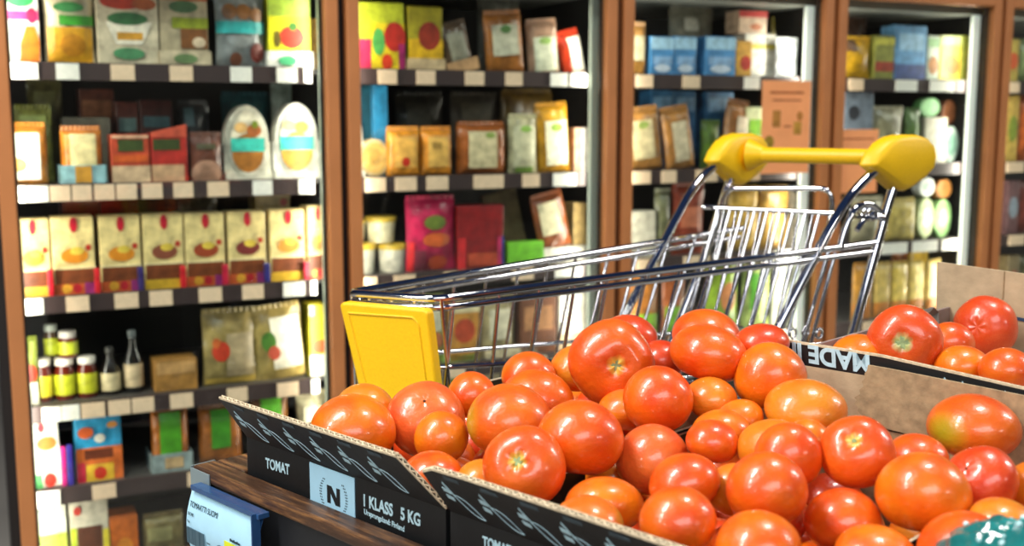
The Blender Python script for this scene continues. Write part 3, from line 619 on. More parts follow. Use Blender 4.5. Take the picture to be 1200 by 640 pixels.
prod(3, 655, 692, 342, 'carton', '#e0d8c8', 'white carton right of the brown one behind the trolley', 'box', 'food_carton', [('r', 0, 0, 1, .3, '#c9a67c')])
prod(4, 520, 562, 415, 'carton', '#7f9a3c', 'green carton low behind the tomatoes and trolley', 'box', 'food_carton')
prod(4, 570, 630, 410, 'carton', '#c8b894', 'cream carton low behind the trolley basket', 'box', 'food_carton')

# --- middle freezer, top shelf
prod(0, 738, 758, 30, 'loaf', '#b8823c', 'golden bag at the left edge of the middle freezer', 'bread pack', 'bread_bag', [('r', .1, .3, .8, .8, '#d8cca6')], t=.012)
bl = ['light blue pack, first of the blue packs', 'light blue pack, second of the blue packs', 'light blue pack, third of the blue packs, after the gap']
for i, (a, b_) in enumerate([(762, 789), (790, 815), (826, 861)]):
    prod(0, a, b_, 43, 'carton', '#4a8cc4', bl[i], 'box', 'food_carton', [('r', 0, .68, 1, .98, '#a8d0ea'), ('r', .1, .3, .9, .5, '#8fb4dc'), ('e', .5, .2, .35, .1, '#cfdcec')], group='blue packs in the middle freezer')
prod(0, 862, 880, 48, 'carton', '#d8a03c', 'small yellow carton with red corner beside the blue packs', 'box', 'food_carton', [('e', .6, .4, .35, .2, '#c0301c')])
prod(0, 872, 908, 40, 'carton', '#ece8dc', 'white carton with yellow stripe, top shelf of the middle freezer', 'box', 'food_carton', [('r', 0, .66, 1, .78, '#e0cf4c')], d=.14)
prod(0, 866, 899, 13, 'carton', '#d8b89c', 'pale carton with red top standing on the white one', 'box', 'food_carton', [('r', 0, .72, 1, 1, '#b82c28'), ('e', .6, .3, .2, .15, '#b8622c')], yb=39.5, d=.145)
prod(0, 910, 936, 48, 'pouch', '#e6e8ea', 'white bag with blue print beside the white carton', 'food bag', 'food_pouch', [('r', .4, .2, .6, .8, '#8fb0c4')], t=.012)
prod(0, 906, 934, 24, 'pouch', '#b09c3c', 'yellow bag high at the back right of the middle freezer', 'food bag', 'food_pouch', d=.24)
prod(0, 786, 838, 12, 'pouch', '#8f8a78', 'crumpled clear bag above the blue packs', 'food bag', 'food_pouch', [('r', .3, .7, .6, .9, '#c9c4b4')], d=.22)
# --- middle freezer, second shelf
for i, (a, b_) in enumerate([(762, 789), (790, 815), (826, 859)]):
    prod(1, a, b_, 106 + i, 'carton', '#3a78ac', ['short blue pack below the first tall blue pack', 'short blue pack below the second tall blue pack', 'short blue pack below the third tall blue pack'][i], 'box', 'food_carton', [('r', .1, .74, .9, .92, '#7fb0dc')], d=.20, group='short blue packs in the middle freezer')
prod(1, 735, 781, 129, 'loaf', '#b07a3c', 'bread bag with pale label, left end of the second shelf in the middle freezer', 'bread pack', 'bread_bag', [('r', .2, .2, .74, .84, '#cdbb90'), ('e', .5, .76, .14, .06, '#8a9a4c')], tilt=-7, t=.02)
prod(1, 785, 819, 127, 'loaf', '#a8743c', 'tilted bread bag with torn-looking pale label', 'bread pack', 'bread_bag', [('r', .25, .15, .74, .8, '#cfc0a0')], tilt=-10, t=.02)
prod(1, 824, 846, 145, 'pouch', '#4f6a24', 'dark green pouch behind the handle of the trolley', 'food bag', 'food_pouch')
prod(1, 846, 872, 120, 'loaf', '#9a6a40', 'brown bread bag above the yellow handle end', 'bread pack', 'bread_bag', [('r', .4, .4, .9, .8, '#d8ceb8')], tilt=8)
prod(1, 873, 893, 126, 'carton', '#d2dcae', 'pale green carton left of the orange poster', 'box', 'food_carton', [('r', .2, .55, .9, .8, '#86cc2c')])
prod(1, 905, 940, 130, 'pouch', '#c8c0ac', 'pale pouch hidden behind the orange poster', 'food bag', 'food_pouch')
# --- middle freezer, third and fourth shelf
prod(2, 736, 768, 248, 'carton', '#bdb6a4', 'pale grey carton in front on the third shelf of the middle freezer', 'box', 'food_carton')
prod(2, 770, 788, 225, 'pouch', '#6a6a4c', 'olive pouch behind the far trolley leg', 'food bag', 'food_pouch')
prod(2, 790, 828, 218, 'pouch', '#8a3a26', 'rust red bag between the trolley legs', 'food bag', 'food_pouch', [('r', .2, .4, .8, .7, '#b8684a')])
prod(2, 856, 890, 222, 'loaf', '#c8a048', 'mustard yellow loaf seen inside the gate loop', 'bread pack', 'bread_bag')
prod(2, 892, 926, 222, 'loaf', '#b98f42', 'golden loaf right of the mustard one inside the gate loop', 'bread pack', 'bread_bag')
prod(2, 928, 946, 225, 'carton', '#cfc8b8', 'white carton at the right end, third shelf of the middle freezer', 'box', 'food_carton')
prod(3, 740, 775, 318, 'pouch', '#b8722c', 'orange bag with green lower part seen through the trolley side', 'food bag', 'food_pouch', [('r', .1, .05, .9, .4, '#8cbc30')])
prod(3, 778, 806, 312, 'pouch', '#a85a2c', 'rust orange bag behind the middle of the trolley rail', 'food bag', 'food_pouch', [('r', .1, .05, .9, .45, '#7ab028')])
prod(3, 830, 868, 305, 'pouch', '#a8c83a', 'lime green bag behind the gate wires', 'food bag', 'food_pouch', [('e', .6, .5, .25, .2, '#dc8a4c')])
prod(3, 872, 905, 303, 'pouch', '#c8d87c', 'pale lime bag behind the gate wires', 'food bag', 'food_pouch', [('r', .2, .3, .5, .8, '#5fae2c')])
prod(3, 908, 940, 302, 'pouch', '#d8d8c0', 'creamy white bag at the right behind the gate wires', 'food bag', 'food_pouch')

# --- fourth freezer
prod(0, 989, 1023, 46, 'pouch', '#c8961c', 'mustard yellow bag, top left of the fourth freezer', 'food bag', 'food_pouch', [('r', 0, .7, .4, 1, '#5a3c24')], t=.02)
prod(0, 1024, 1046, 42, 'carton', '#8c8c3c', 'olive carton with red base beside the yellow bag', 'box', 'food_carton', [('r', 0, .2, 1, .42, '#a03a24'), ('r', 0, .8, 1, .95, '#c8c04c')])
prod(0, 1048, 1084, 30, 'carton', '#6ca2d0', 'large light blue pack in the fourth freezer', 'box', 'food_carton', [('r', 0, .0, 1, .3, '#4a5c94'), ('r', .1, .55, .9, .85, '#a0c8e6')])
prod(0, 1085, 1099, 42, 'carton', '#cfd8c4', 'pale green and white carton right of the blue pack', 'box', 'food_carton', [('e', .5, .35, .4, .2, '#b87a3c'), ('r', 0, .75, 1, .95, '#8fb880')])
prod(0, 1100, 1124, 42, 'carton', '#e4cc4c', 'yellow carton with orange picture, right of the pale carton', 'box', 'food_carton', [('e', .6, .35, .35, .22, '#d8622a'), ('r', 0, .8, 1, 1, '#b8c47c')])
prod(0, 1125.5, 1134, 42, 'carton', '#c8cc5c', 'thin yellow-green carton by the white light strip', 'box', 'food_carton')
prod(0, 990, 1018, 22, 'pouch', '#4a3020', 'dark brown bag behind the mustard yellow bag', 'food bag', 'food_pouch', d=.26)
prod(1, 989, 1022, 108, 'carton', '#6c7684', 'grey-blue carton with dark spots below the yellow bag', 'box', 'food_carton', [('e', .3, .72, .2, .1, '#22242c'), ('r', 0, 0, 1, .4, '#8a8270')])
prod(1, 1024, 1060, 128, 'pouch', '#8a8468', 'khaki pouch right of the grey-blue carton', 'food bag', 'food_pouch', [('r', .1, .1, .9, .5, '#b0aa90')])
prod(1, 1062, 1080, 130, 'pouch', '#57703c', 'green pouch near the yellow handle end', 'food bag', 'food_pouch')
prod(1, 1082, 1108, 138, 'carton', '#aaa491', 'pale box under the green round pack', 'box', 'food_carton', dp=.1)
prod(1, 1083, 1107, 114, 'disc', '#6aac64', 'green round pack standing on a pale box', 'food pack', 'round_pack', yb=137.5)
prod(1, 1109, 1126, 117, 'disc', '#7c4a2c', 'brown round pack beside the green one', 'food pack', 'round_pack', yb=146, d=.13)
prod(1, 1108, 1127, 148, 'disc', '#c6d8cc', 'white-green round pack right of the yellow handle end', 'food pack', 'round_pack', [('e', .5, .5, .3, .3, '#8fb8a4')])
prod(2, 1078, 1098, 232, 'disc', '#b8c48c', 'pale green round pack, lower left of the small group', 'food pack', 'round_pack', [('e', .5, .5, .25, .25, '#dcdcc4')])
prod(2, 1098, 1118, 234, 'disc', '#9cc884', 'light green round pack, lower right of the small group', 'food pack', 'round_pack', [('e', .5, .5, .25, .25, '#c8e0b8')])
prod(2, 1082, 1101, 208, 'disc', '#dfe4dc', 'white round pack standing on the pale green one', 'food pack', 'round_pack', [('e', .5, .5, .25, .25, '#a8c4b0')], yb=231)
prod(2, 1102, 1121, 210, 'disc', '#b87a3c', 'orange round pack standing on the light green one', 'food pack', 'round_pack', yb=233)
prod(2, 1040, 1074, 236, 'loaf', '#b8a45c', 'khaki yellow loaf between the trolley leg and the round packs', 'bread pack', 'bread_bag')
prod(2, 1000, 1036, 234, 'pouch', '#a0987c', 'grey-beige pouch behind the trolley leg', 'food bag', 'food_pouch')
for i, (a, b_, c, lb) in enumerate([(1000, 1022, '#c48a34', 'ochre cheese block, leftmost of the block row'), (1024, 1043, '#d8b864', 'pale ochre cheese block, second of the block row'), (1045, 1063, '#e2c25c', 'yellow cheese block, third of the block row'), (1066, 1082, '#e8cc74', 'light yellow cheese block, fourth of the block row'), (1086, 1102, '#eed48a', 'cream yellow cheese block, last of the block row')]):
    prod(3, a, b_, 312 - i, 'loaf', c, lb, 'cheese', 'cheese_block', [('r', .0, 0, 1, .3, '#cc7c24')], group='cheese blocks in the fourth freezer', t=.01)
prod(3, 1045, 1062, 288, 'loaf', '#b8682c', 'orange block lying behind the cheese row', 'cheese', 'cheese_block', d=.22, t=.01)
prod(3, 1064, 1088, 286, 'loaf', '#c8a43c', 'mustard block behind the cheese row', 'cheese', 'cheese_block', d=.22, t=.01)
prod(4, 1000, 1028, 362, 'pouch', '#7c7c4a', 'olive pouch low between trolley leg and cardboard', 'food bag', 'food_pouch')
prod(4, 1030, 1058, 366, 'carton', '#a87c54', 'tan carton low left of the cardboard box', 'box', 'food_carton')
prod(4, 1062, 1094, 358, 'pouch', '#5f6c3c', 'dark green pouch low beside the cardboard box', 'food bag', 'food_pouch')
# --- rightmost freezer
for i, (k, yt, c, c2, lb) in enumerate([(0, 46, '#b8a04c', '#c0542c', 'yellow carton with red picture, top shelf far right'), (1, 112, '#c8a44c', '#7c8a2c', 'yellow pack on the second shelf far right'), (2, 212, '#6c4a4c', '#8a94a0', 'maroon pack on the third shelf far right'), (3, 300, '#7c6a48', '#a8442c', 'khaki pack above the cardboard far right')]):
    prod(k, 1179, 1192, yt, 'carton', c, lb, 'box', 'food_carton', [('e', .5, .5, .4, .2, c2)])
    prod(k, 1194, 1212, yt + 3, 'pouch', ['#7c8a5c', '#c0602c', '#7a3a30', '#5f5a3c'][i], ['green pouch cut by the right picture edge, top shelf', 'orange pouch cut by the right picture edge, second shelf', 'dark red pouch cut by the right picture edge, third shelf', 'olive pouch cut by the right picture edge, fourth shelf'][i], 'food bag', 'food_pouch')

# --- paper posters stuck on the glass
def poster(x0, x1, y0, y1, label, marks):
    s0, z0 = whit(x0, y0, -.0122); s1, z1 = whit(x1, y0, -.0122); zb = whit((x0 + x1) / 2, y1, -.0122)[1]
    w = s1 - s0; h = z0 - zb
    e = empty('paper_poster', wpt((s0 + s1) / 2, -.0122, zb), WA, label, 'poster')
    q = MB(); q.box((-w / 2, 0, 0), (w / 2, .0012, h), mat('orange_paper', '#f6a468', rough=.7, noise=.1, scale=12)); q.build('paper', e)
    art_mesh(e, w, h, marks, lambda x, z: 0, off=.0003)
poster(894, 951, 94, 203, 'orange paper poster with olive marks on the third glass door', [('r', .22, .50, .38, .68, '#b88038'), ('r', .66, .42, .82, .56, '#c09038'), ('e', .16, .34, .1, .07, '#a08428'), ('e', .78, .62, .06, .05, '#b87a34'), ('r', .15, .86, .85, .885, '#b8683a'), ('r', .2, .78, .8, .80, '#c2754a'), ('r', .45, .5, .6, .52, '#c07448'), ('r', .3, .24, .75, .26, '#c2754a')])
poster(978, 1030, 152, 226, 'smaller plain orange paper poster on the fourth glass door', [('r', .1, .84, .9, .87, '#c2754a'), ('r', .15, .6, .8, .62, '#cc8050')])

# ------------------------------------------------------------------ tomato stand frame of reference
SP = Vector((-.2874, 1.17)); STH = radians(44.6)
SU = Vector((cos(STH), -sin(STH))); SV = Vector((sin(STH), cos(STH)))
def spt(u, v, z):
    q = SP + SU * u + SV * v
    return Vector((q.x, q.y, z))
def splane(v): return VPlane(SP + SV * v, SU)
def shit(px, py, v): return splane(v).hit(px, py)      # (u, z)
SR = -STH
M_WOOD = wood_mat()
M_STAND = mat('stand_black_metal', '#14161a', rough=.45, noise=.2, scale=30)
M_GREYCAP = mat('grey_metal_cap', '#8fa0a4', rough=.4, metal=.4)
LIP = .820; FLOOR1 = .780
e = empty('produce_stand', spt(0, 0, 0), SR, 'dark produce stand with worn wooden lip carrying the tomato crates', 'stand')
q = MB(); q.box((-.040, -.018, 0), (1.06, .425, .12), M_STAND); q.build('plinth', e, bevel=.004)
q = MB(); q.box((-.048, -.022, .12), (1.05, .425, FLOOR1 - .012), M_STAND); q.build('body', e, bevel=.003)
q = MB(); q.box((-.003, -.003, FLOOR1 - .012), (1.05, .425, FLOOR1 - .002), M_WOOD); q.build('deck_board', e)
q = MB(); q.box((-.060, -.033, LIP - .014), (1.06, -.0045, LIP), M_WOOD); q.build('front_lip', e, bevel=.003)
q = MB(); q.box((-.0595, -.0042, LIP - .014), (-.0035, .425, LIP - .0005), M_WOOD); q.build('side_lip', e, bevel=.003)
q = MB(); q.box((-.056, -.029, FLOOR1 - .05), (1.055, -.006, LIP - .0145), M_STAND); q.build('front_fascia', e)
q = MB(); q.box((-.0555, -.0058, FLOOR1 - .05), (-.006, .42, LIP - .0145), M_STAND); q.build('side_fascia', e)
q = MB(); q.box((-.0615, -.0345, LIP - .034), (-.0602, -.004, LIP - .0005), M_GREYCAP); q.box((-.0602, -.0345, LIP - .034), (-.022, -.0332, LIP - .0025), M_GREYCAP); q.build('end_cap', e)
q = MB(); q.box((-.016, -.033, .728), (1.05, -.022, .733), mat('trim_strip', '#5b5f60', rough=.3, metal=.6)); q.build('trim_strip', e)

# shelf-edge price label in its blue holder
u0, zt = shit(226, 572, -.044); u1, _ = shit(303, 600, -.044); _, zb = shit(219, 636, -.046)
lw = u1 - u0; lh = zt - zb
lab = empty('price_label', spt(u0, -.040, zb), SR, 'pale blue price label in a blue plastic holder on the stand edge', 'price label')
M_BLUEP = mat('blue_holder_plastic', '#294f7e', rough=.2, coat=.6, noise=.15, scale=60)
def lab_y(z):                       # the sheet bows outwards
    k = z / lh
    return -.004 - .010 * sin(pi * (.15 + .75 * k)) + .004 * k
def grid_sheet(q, x0, x1, z0, z1, m, off=0, n=14):
    vs = []
    for r in range(n + 1):
        z = z0 + (z1 - z0) * r / n
        for x in (x0, x1): vs.append((x, lab_y(z) - off, z))
    for r in range(n + 1):
        z = z0 + (z1 - z0) * r / n
        for x in (x0, x1): vs.append((x, lab_y(z) - off + .0005, z))
    o = 2 * (n + 1)
    fs = [(2 * r, 2 * r + 1, 2 * r + 3, 2 * r + 2) for r in range(n)] + [(o + 2 * r, o + 2 * r + 2, o + 2 * r + 3, o + 2 * r + 1) for r in range(n)]
    fs += [(0, o, o + 1, 1), (2 * n, 2 * n + 1, o + 2 * n + 1, o + 2 * n)]
    for r in range(n): fs += [(2 * r, 2 * r + 2, o + 2 * r + 2, o + 2 * r), (2 * r + 1, o + 2 * r + 1, o + 2 * r + 3, 2 * r + 3)]
    q.add(vs, fs, m, True)
q = MB(); grid_sheet(q, 0, lw, 0, lh, M_LABELBLUE, .001); q.build('paper', lab)
q = MB()
q.box((.004, -.009, lh + .0005), (lw + .007, .004, lh + .0058), M_BLUEP)
q.box((lw + .0008, -.014, -.004), (lw + .0028, -.004, lh + .006), M_BLUEP)
grid_sheet(q, -.001, lw + .003, -.002, lh + .002, M_BLUEP, -.003)
q.build('holder', lab, bevel=.0008)
q = MB(); grid_sheet(q, lw * .60, lw * .995, -.001, lh * .46, mat('yellow_sticker', '#d6df2c', rough=.4), .0017, 6); q.build('yellow_field', lab)
M_TEALINK = mat('dark_teal_ink', '#1c3a40', rough=.6)
LX = (1, 0, 0)
def ltext(t, x, zf, size, m=M_TEALINK, name='printed_text', sx=.8, weight=0, off=.0026):
    z = zf * lh; y = lab_y(z + size * .35) - off
    dz = .004; s = Vector((0, lab_y(z + dz) - lab_y(z - dz), 2 * dz)).normalized()
    return text_mesh(name, t, m, (x, y, z), LX, s, size, lab, ext=.0001, sx=sx, weight=weight)
ltext('TOMAATTI SUOMI', .0035, .735, .0086, M_TEALINK, sx=.80)
ltext('SUOMI', .0035, .60, .0048)
ltext('1 kg', .0035, .48, .0040)
ltext('3', lw * .74, .09, .0215, M_INK, sx=.72, weight=.0004)
ltext('29', lw * .853, .20, .0135, M_INK, sx=.72, weight=.0003)
ltext('77', lw * .485, .145, .0082, sx=.8)
ltext('Suomi', lw * .34, .265, .0032); ltext('1 lk', lw * .34, .175, .0032)
q = MB(); rnd = random.Random(3); x = .0035
while x < lw * .30:
    bw = rnd.choice((.0003, .0005, .0008)); q.box((x, lab_y(lh * .3) - .0034, lh * .13), (x + bw, lab_y(lh * .3) - .0022, lh * .40), mat('grey_ink', '#56707c', rough=.6)); x += bw + rnd.choice((.0006, .0009, .0012))
q.build('barcode', lab)
q = MB(); N = 26; cx = lw * .535; cz = lh * .205; rr = .0085
q.tube([(cx + rr * cos(2 * pi * i / N), lab_y(cz) - .0026, cz + rr * sin(2 * pi * i / N)) for i in range(N)], .00035, M_TEALINK, seg=6, closed=True); q.build('printed_circle', lab)
q = MB()
for i in range(9): q.box((lw * .70 + i * .0021, lab_y(lh * .52) - .0030, lh * .505), (lw * .70 + i * .0021 + .0014, lab_y(lh * .52) - .0020, lh * .505 + .0018 + .0009 * (i % 3 == 0)), M_TEALINK)
q.build('small_print', lab)

# ------------------------------------------------------------------ tomato crates
CW, CD, CH = .3215, .405, .0776      # inner front width, depth, height of the fold above the crate floor
def zigzag(q, A, B, up, thick, m, n=60, amp=.0012):
    """the cut edge of corrugated card: two liners with a wavy core"""
    A = Vector(A); B = Vector(B); d = (B - A); n = max(8, int(d.length / .0042)); t = Vector(thick)
    for s in (0, .86):
        q.prism([A + t * s, B + t * s, B + t * (s + .14), A + t * (s + .14)], Vector(up) * .0022, m)
    for i in range(n):
        a = A + d * (i / n) + t * (.14 + .72 * (i % 2)); b_ = A + d * ((i + 1) / n) + t * (.14 + .72 * ((i + 1) % 2))
        s = (b_ - a).normalized().cross(Vector(up).normalized()) * .0005
        q.prism([a - s, b_ - s, b_ + s, a + s], Vector(up) * .0021, m)
def crate(u0, v0, z0, label, rim=((0, .1254), (.292, .1254)), printed=True, rear=.10, side=CH, motifs=6, w=CW, name='tomato_crate'):
    e = empty(name, spt(u0, v0, z0), SR, label, 'cardboard crate')
    q = MB(); q.box((.001, .001, 0), (w - .001, CD - .001, .004), M_CARD); q.build('crate_floor', e)
    q = MB(); q.box((0, 0, 0), (w, .004, CH), M_BLACKBOX); fp = q.build('front_panel', e)
    for x in (0, w - .004):
        q = MB(); q.box((x, .0041, .004), (x + .004, CD, side), M_BLACKBOX)
        q.box((x + .0005, .006, side), (x + .0035, CD - .001, side + .0008), M_EDGE); q.build('side_panel', e)
    q = MB(); q.box((.0041, CD - .004, .004), (w - .0041, CD, rear), M_CARD); q.build('rear_panel', e)
    # leaning front flap
    lean = -.0316
    q = MB()
    rp = [(x, lean, z) for x, z in rim]
    pts = [Vector((0, 0, CH)), Vector((w, 0, CH))] + [Vector(p) for p in rp[::-1]]
    inn = Vector((0, .0034, .0022))
    q.prism(pts, inn, M_BLACKBOX)
    fl = q.build('front_flap', e)
    q = MB()
    for a, b_ in zip(rp[:-1], rp[1:]):
        zigzag(q, a, b_, Vector((0, -.25, .97)), (0, .0040, .0016), M_EDGE)
    a, b_ = rp[-1], (w, 0, CH)
    zigzag(q, a, b_, Vector((.7, -.2, .6)), (0, .0040, .0016), M_EDGE)
    q.build('cut_edge', fl)
    # printed leaf motifs along the flap: two bars beside a pointed leaf outline and a stem
    if motifs:
        q = MB(); fz = rim[-1][1] - CH; ex = Vector((1, 0, 0)); ez = Vector((0, lean, fz)).normalized(); en = ex.cross(ez)   # outward
        L = Vector((0, lean, fz)).length
        def P(x, k): return ex * x + Vector((0, 0, CH)) + ez * (k * L) + en * .0004
        step = (w - .05) / motifs
        for i in range(motifs):
            x = .012 + i * step
            for k0 in (.34, .50):
                q.prism([P(x, k0 + .05), P(x + .0085, k0 + .02), P(x + .0085, k0 + .11), P(x, k0 + .14)], en * .0003, M_PRINT)
            q.prism([P(x + .004, .74), P(x + .0052, .78), P(x + .013, .50), P(x + .0118, .46)], en * .0003, M_PRINT)
            pa = [P(x + .011 + .026 * t, .52 - .42 * t + .13 * sin(pi * t)) for t in [j / 8 for j in range(9)]]
            pb = [P(x + .011 + .026 * t, .52 - .42 * t - .12 * sin(pi * t)) for t in [j / 8 for j in range(9)]]
            q.tube(pa, .00035, M_PRINT, seg=5); q.tube(pb, .00035, M_PRINT, seg=5)
            q.prism([P(x + .010, .86), P(x + .030, .86), P(x + .030, .93), P(x + .012, .95)], en * .0002, M_DIMPRINT)
        q.build('printed_pattern', fl)
    return e, fp
A, fpA = crate(0, 0, FLOOR1, 'black printed tomato crate at the left front, square emblem on its front')
B, fpB = crate(.3275, 0, FLOOR1, 'black printed tomato crate beside the first, partly cut off at the bottom', rim=((0, .120), (.012, .1245), (.05, .1254), (.292, .1254)), rear=.11)
D, fpD = crate(.655, 0, FLOOR1, 'third tomato crate at the lower right edge with a black side wall showing', rear=.11)
# print on the front of the first crate
def on_front(px, py, u0=0):
    u, z = shit(px, py, 0); return (u - u0, -.0004, z - FLOOR1)
XA, ZA = Vector((1, 0, 0)), Vector((0, 0, 1))
def ftext(t, p0, p1, size, parent, u0=0, font_w=.0004, shear=0.0, m=M_PRINT):
    a = Vector(on_front(*p0, u0)); b_ = Vector(on_front(*p1, u0))
    o = text_mesh('printed_text', t, m, (0, 0, 0), XA, ZA, size, None, ext=.0002, weight=font_w)
    w = max(v.co.x for v in o.data.vertices) - min(v.co.x for v in o.data.vertices)
    k = (b_ - a).length / w; d = (b_ - a).normalized()
    o.data.transform(Matrix.Diagonal((k, 1, 1, 1)))
    for v in o.data.vertices:
        x, z = v.co.x, v.co.z
        v.co = a + d * x + Vector((shear * z, v.co.y, z))
    o.parent = parent
    return o
ftext('TOMAT', (312, 548), (340, 556.5), .0155, A)
ftext('1 KLASS   5 KG', (425, 592), (491, 616), .0165, A)
ftext('Ursprungsland: Finland', (427, 602), (474, 623), .0074, A, font_w=.0001)
ftext('TOMAT', (566, 639.5), (600, 652), .0125, A if False else B, u0=.3275)
# emblem square
P4 = [Vector(on_front(*p)) for p in ((362, 538), (415, 563), (418, 607), (366, 586))]
xl = (P4[0].x + P4[3].x) / 2; xr = (P4[1].x + P4[2].x) / 2; zt_ = (P4[0].z + P4[1].z) / 2; zb_ = LIP - FLOOR1 - .012
q = MB(); q.box((xl, -.0010, zb_), (xr, -.0002, zt_), M_LABELBLUE); emb = q.build('emblem', A)
q = MB(); cw = xr - xl; cx = xl + cw * .54; cz = zb_ + (zt_ - zb_) * .46; hh = (zt_ - zb_) * .19; ww = cw * .145
y = -.0012
for pl in ([(-1, -1), (-.45, -1), (-.45, .3), (-1, 1)], [(.45, -.3), (1, -1), (1, 1), (.45, 1)], [(-1, 1), (-.3, 1), (1, -1), (.3, -1)]):
    q.prism([(cx + a * ww, y, cz + b_ * hh) for a, b_ in pl], (0, .0004, 0), M_INK)
for s in (-1, 1):
    for i in range(11):
        t = -1 + 2 * i / 10
        px_ = cx + s * (cw * .29 - cw * .08 * t * t); pz_ = cz + t * hh * 1.55
        for o2 in (-.0011, .0011):
            q.lathe([(.0001, -.0009), (.0009, 0), (.0001, .0009)], M_INK, (px_ + o2, y, pz_), seg=6, sy=.3)
q.build('printed_emblem', emb)

# rear of the middle crate: black printed rim, cream inner card and a torn brown flap
def bpt(px, py, v):
    u, z = shit(px, py, v); return Vector((u - .3275, v, z - FLOOR1))
yb_ = .410
top = [bpt(878, 392, yb_), bpt(920, 400.5, yb_), bpt(1032, 418.5, yb_), bpt(1200, 457, yb_), bpt(1235, 465, yb_)]
low = [bpt(1235, 482, yb_), bpt(1200, 473, yb_), bpt(1032, 443, yb_), bpt(944, 428.5, yb_), bpt(878, 415, yb_)]
q = MB(); q.prism(top + low, (0, .004, 0), M_BLACKBOX); band = q.build('rear_rim_band', B)
q = MB(); q.prism([low[4] + Vector((0, 0, 0)), low[3], low[2], low[1], low[0], Vector((low[0].x, yb_, .10)), Vector((low[4].x, yb_, .10))], (0, .003, 0), M_CARDLIGHT); q.build('rear_inner_card', B)
q = MB()
for a, b_ in zip(top[1:-1], top[2:]): zigzag(q, a, b_, Vector((0, 0, 1)), (0, .004, 0), M_EDGE)
q.build('cut_edge', band)
# torn flap in front
yf = .398
edge = [(1017, 428), (1040, 432), (1110, 446), (1200, 464), (1232, 471), (1232, 560), (1160, 540), (1100, 517), (1060, 508), (1040, 503), (1026, 495), (1013, 489), (1009, 486), (1005, 482), (1006, 477), (1001, 473), (1004, 469), (1001, 466), (1008, 462), (1007, 457), (1012, 453), (1010, 447), (1014, 443), (1013, 438), (1016, 434)]
q = MB(); q.prism([bpt(a, b_, yf) for a, b_ in edge], (0, .003, 0), M_CARD); q.build('torn_flap', B)
# upside-down lettering on the black rim
a = bpt(1019, 441, yb_); b_ = bpt(928, 424, yb_)
o = text_mesh('printed_text', 'MADE IN', M_PRINT, (0, 0, 0), (1, 0, 0), (0, 0, 1), .034, None, ext=.0003, weight=.0012)
xs = [v.co.x for v in o.data.vertices]; kx = (a - b_).length / (max(xs) - min(xs)) * 1.15
dirx = (b_ - a).normalized()
hb = (top[2].z - low[2].z) * .92; zs = [v.co.z for v in o.data.vertices]; kz = hb / (max(zs) - min(zs))
for v in o.data.vertices:
    x, yy, z = v.co.x * kx, v.co.y, v.co.z * kz
    v.co = a + dirx * x + Vector((0.10 * z, -yy - .0006, .0012 - z + hb))
# turn the glyphs over: reading runs right to left with their feet upwards
o.parent = B
q = MB()
for (x0, y0) in ((1107, 444), (1128, 448.5), (1178, 459.5), (1192, 463)):
    q.prism([bpt(x0 - 5, y0 + 6.5, yb_ - .0005), bpt(x0 + 6, y0 + 8, yb_ - .0005), bpt(x0, y0 - 2, yb_ - .0005)], (0, -.0004, 0), M_PRINT)
q.build('printed_letter_tips', B)

# ------------------------------------------------------------------ second stand and crate behind on the right
Z2 = .905
e = empty('rear_produce_stand', spt(.400, .436, 0), SR, 'dark rear produce stand raised a step behind the front row of crates', 'stand')
q = MB(); q.box((0, 0, 0), (.80, .405, Z2 - .03), M_STAND); q.build('body', e, bevel=.003)
q = MB(); q.box((-.006, -.004, Z2 - .03), (.81, .41, Z2 - .004), M_WOOD); q.build('deck_board', e, bevel=.003)
M_PINKCARD = mat('pinkish_grey_card', '#8c7a74', rough=.7, noise=.2, scale=40)
C = empty('cardboard_crate', spt(.413, .442, Z2 - .004), SR, 'open pale cardboard crate behind with a tall upright rear flap', 'cardboard crate')
q = MB(); q.box((0, 0, 0), (.62, .375, .004), M_CARD); q.build('crate_floor', C)
q = MB(); q.box((0, .0, .004), (.004, .375, .050), M_PINKCARD); q.build('side_panel', C)
q = MB(); q.box((0.0041, 0, .004), (.62, .004, .030), M_CARD); q.build('front_panel', C)
def cpt(px, py, v):
    u, z = shit(px, py, v); return Vector((u - .413, v - .442, z - (Z2 - .004)))
vb = .815
tl_, tr_ = cpt(1098, 307, vb), cpt(1200, 321, vb)
sl_ = (tr_ - tl_) / (tr_.x - tl_.x)
q = MB(); q.prism([Vector((tl_.x + .004, tl_.y, .004)), tl_, tl_ + sl_ * .45, Vector((tl_.x + .45, tl_.y, .004))], (0, .004, 0), M_CARDLIGHT); q.build('rear_flap', C)
q = MB(); p = tl_ + sl_ * .003; q.prism([p + Vector((.098, -.0012, -.060)), p + Vector((.130, -.0012, -.063)), p + Vector((.130, -.0012, -.067)), p + Vector((.098, -.0012, -.064))], (0, .0008, 0), mat('blue_print', '#2c4a6a')); q.build('printed_mark', C)
q = MB(); q.box((tl_.x + .088, tl_.y - .001, .03), (tl_.x + .0895, tl_.y, tl_.z - .004), M_CARD); q.build('crease', C)
v1 = .70
q = MB(); q.prism([cpt(1054, 373, v1 - .02), cpt(1092, 360, v1), cpt(1097, 366, v1 + .02), cpt(1097, 384, v1), cpt(1060, 392, v1 - .02)], (.003, .001, 0), mat('grey_card', '#6e675e', rough=.8, noise=.2)); q.build('corner_flap', C)

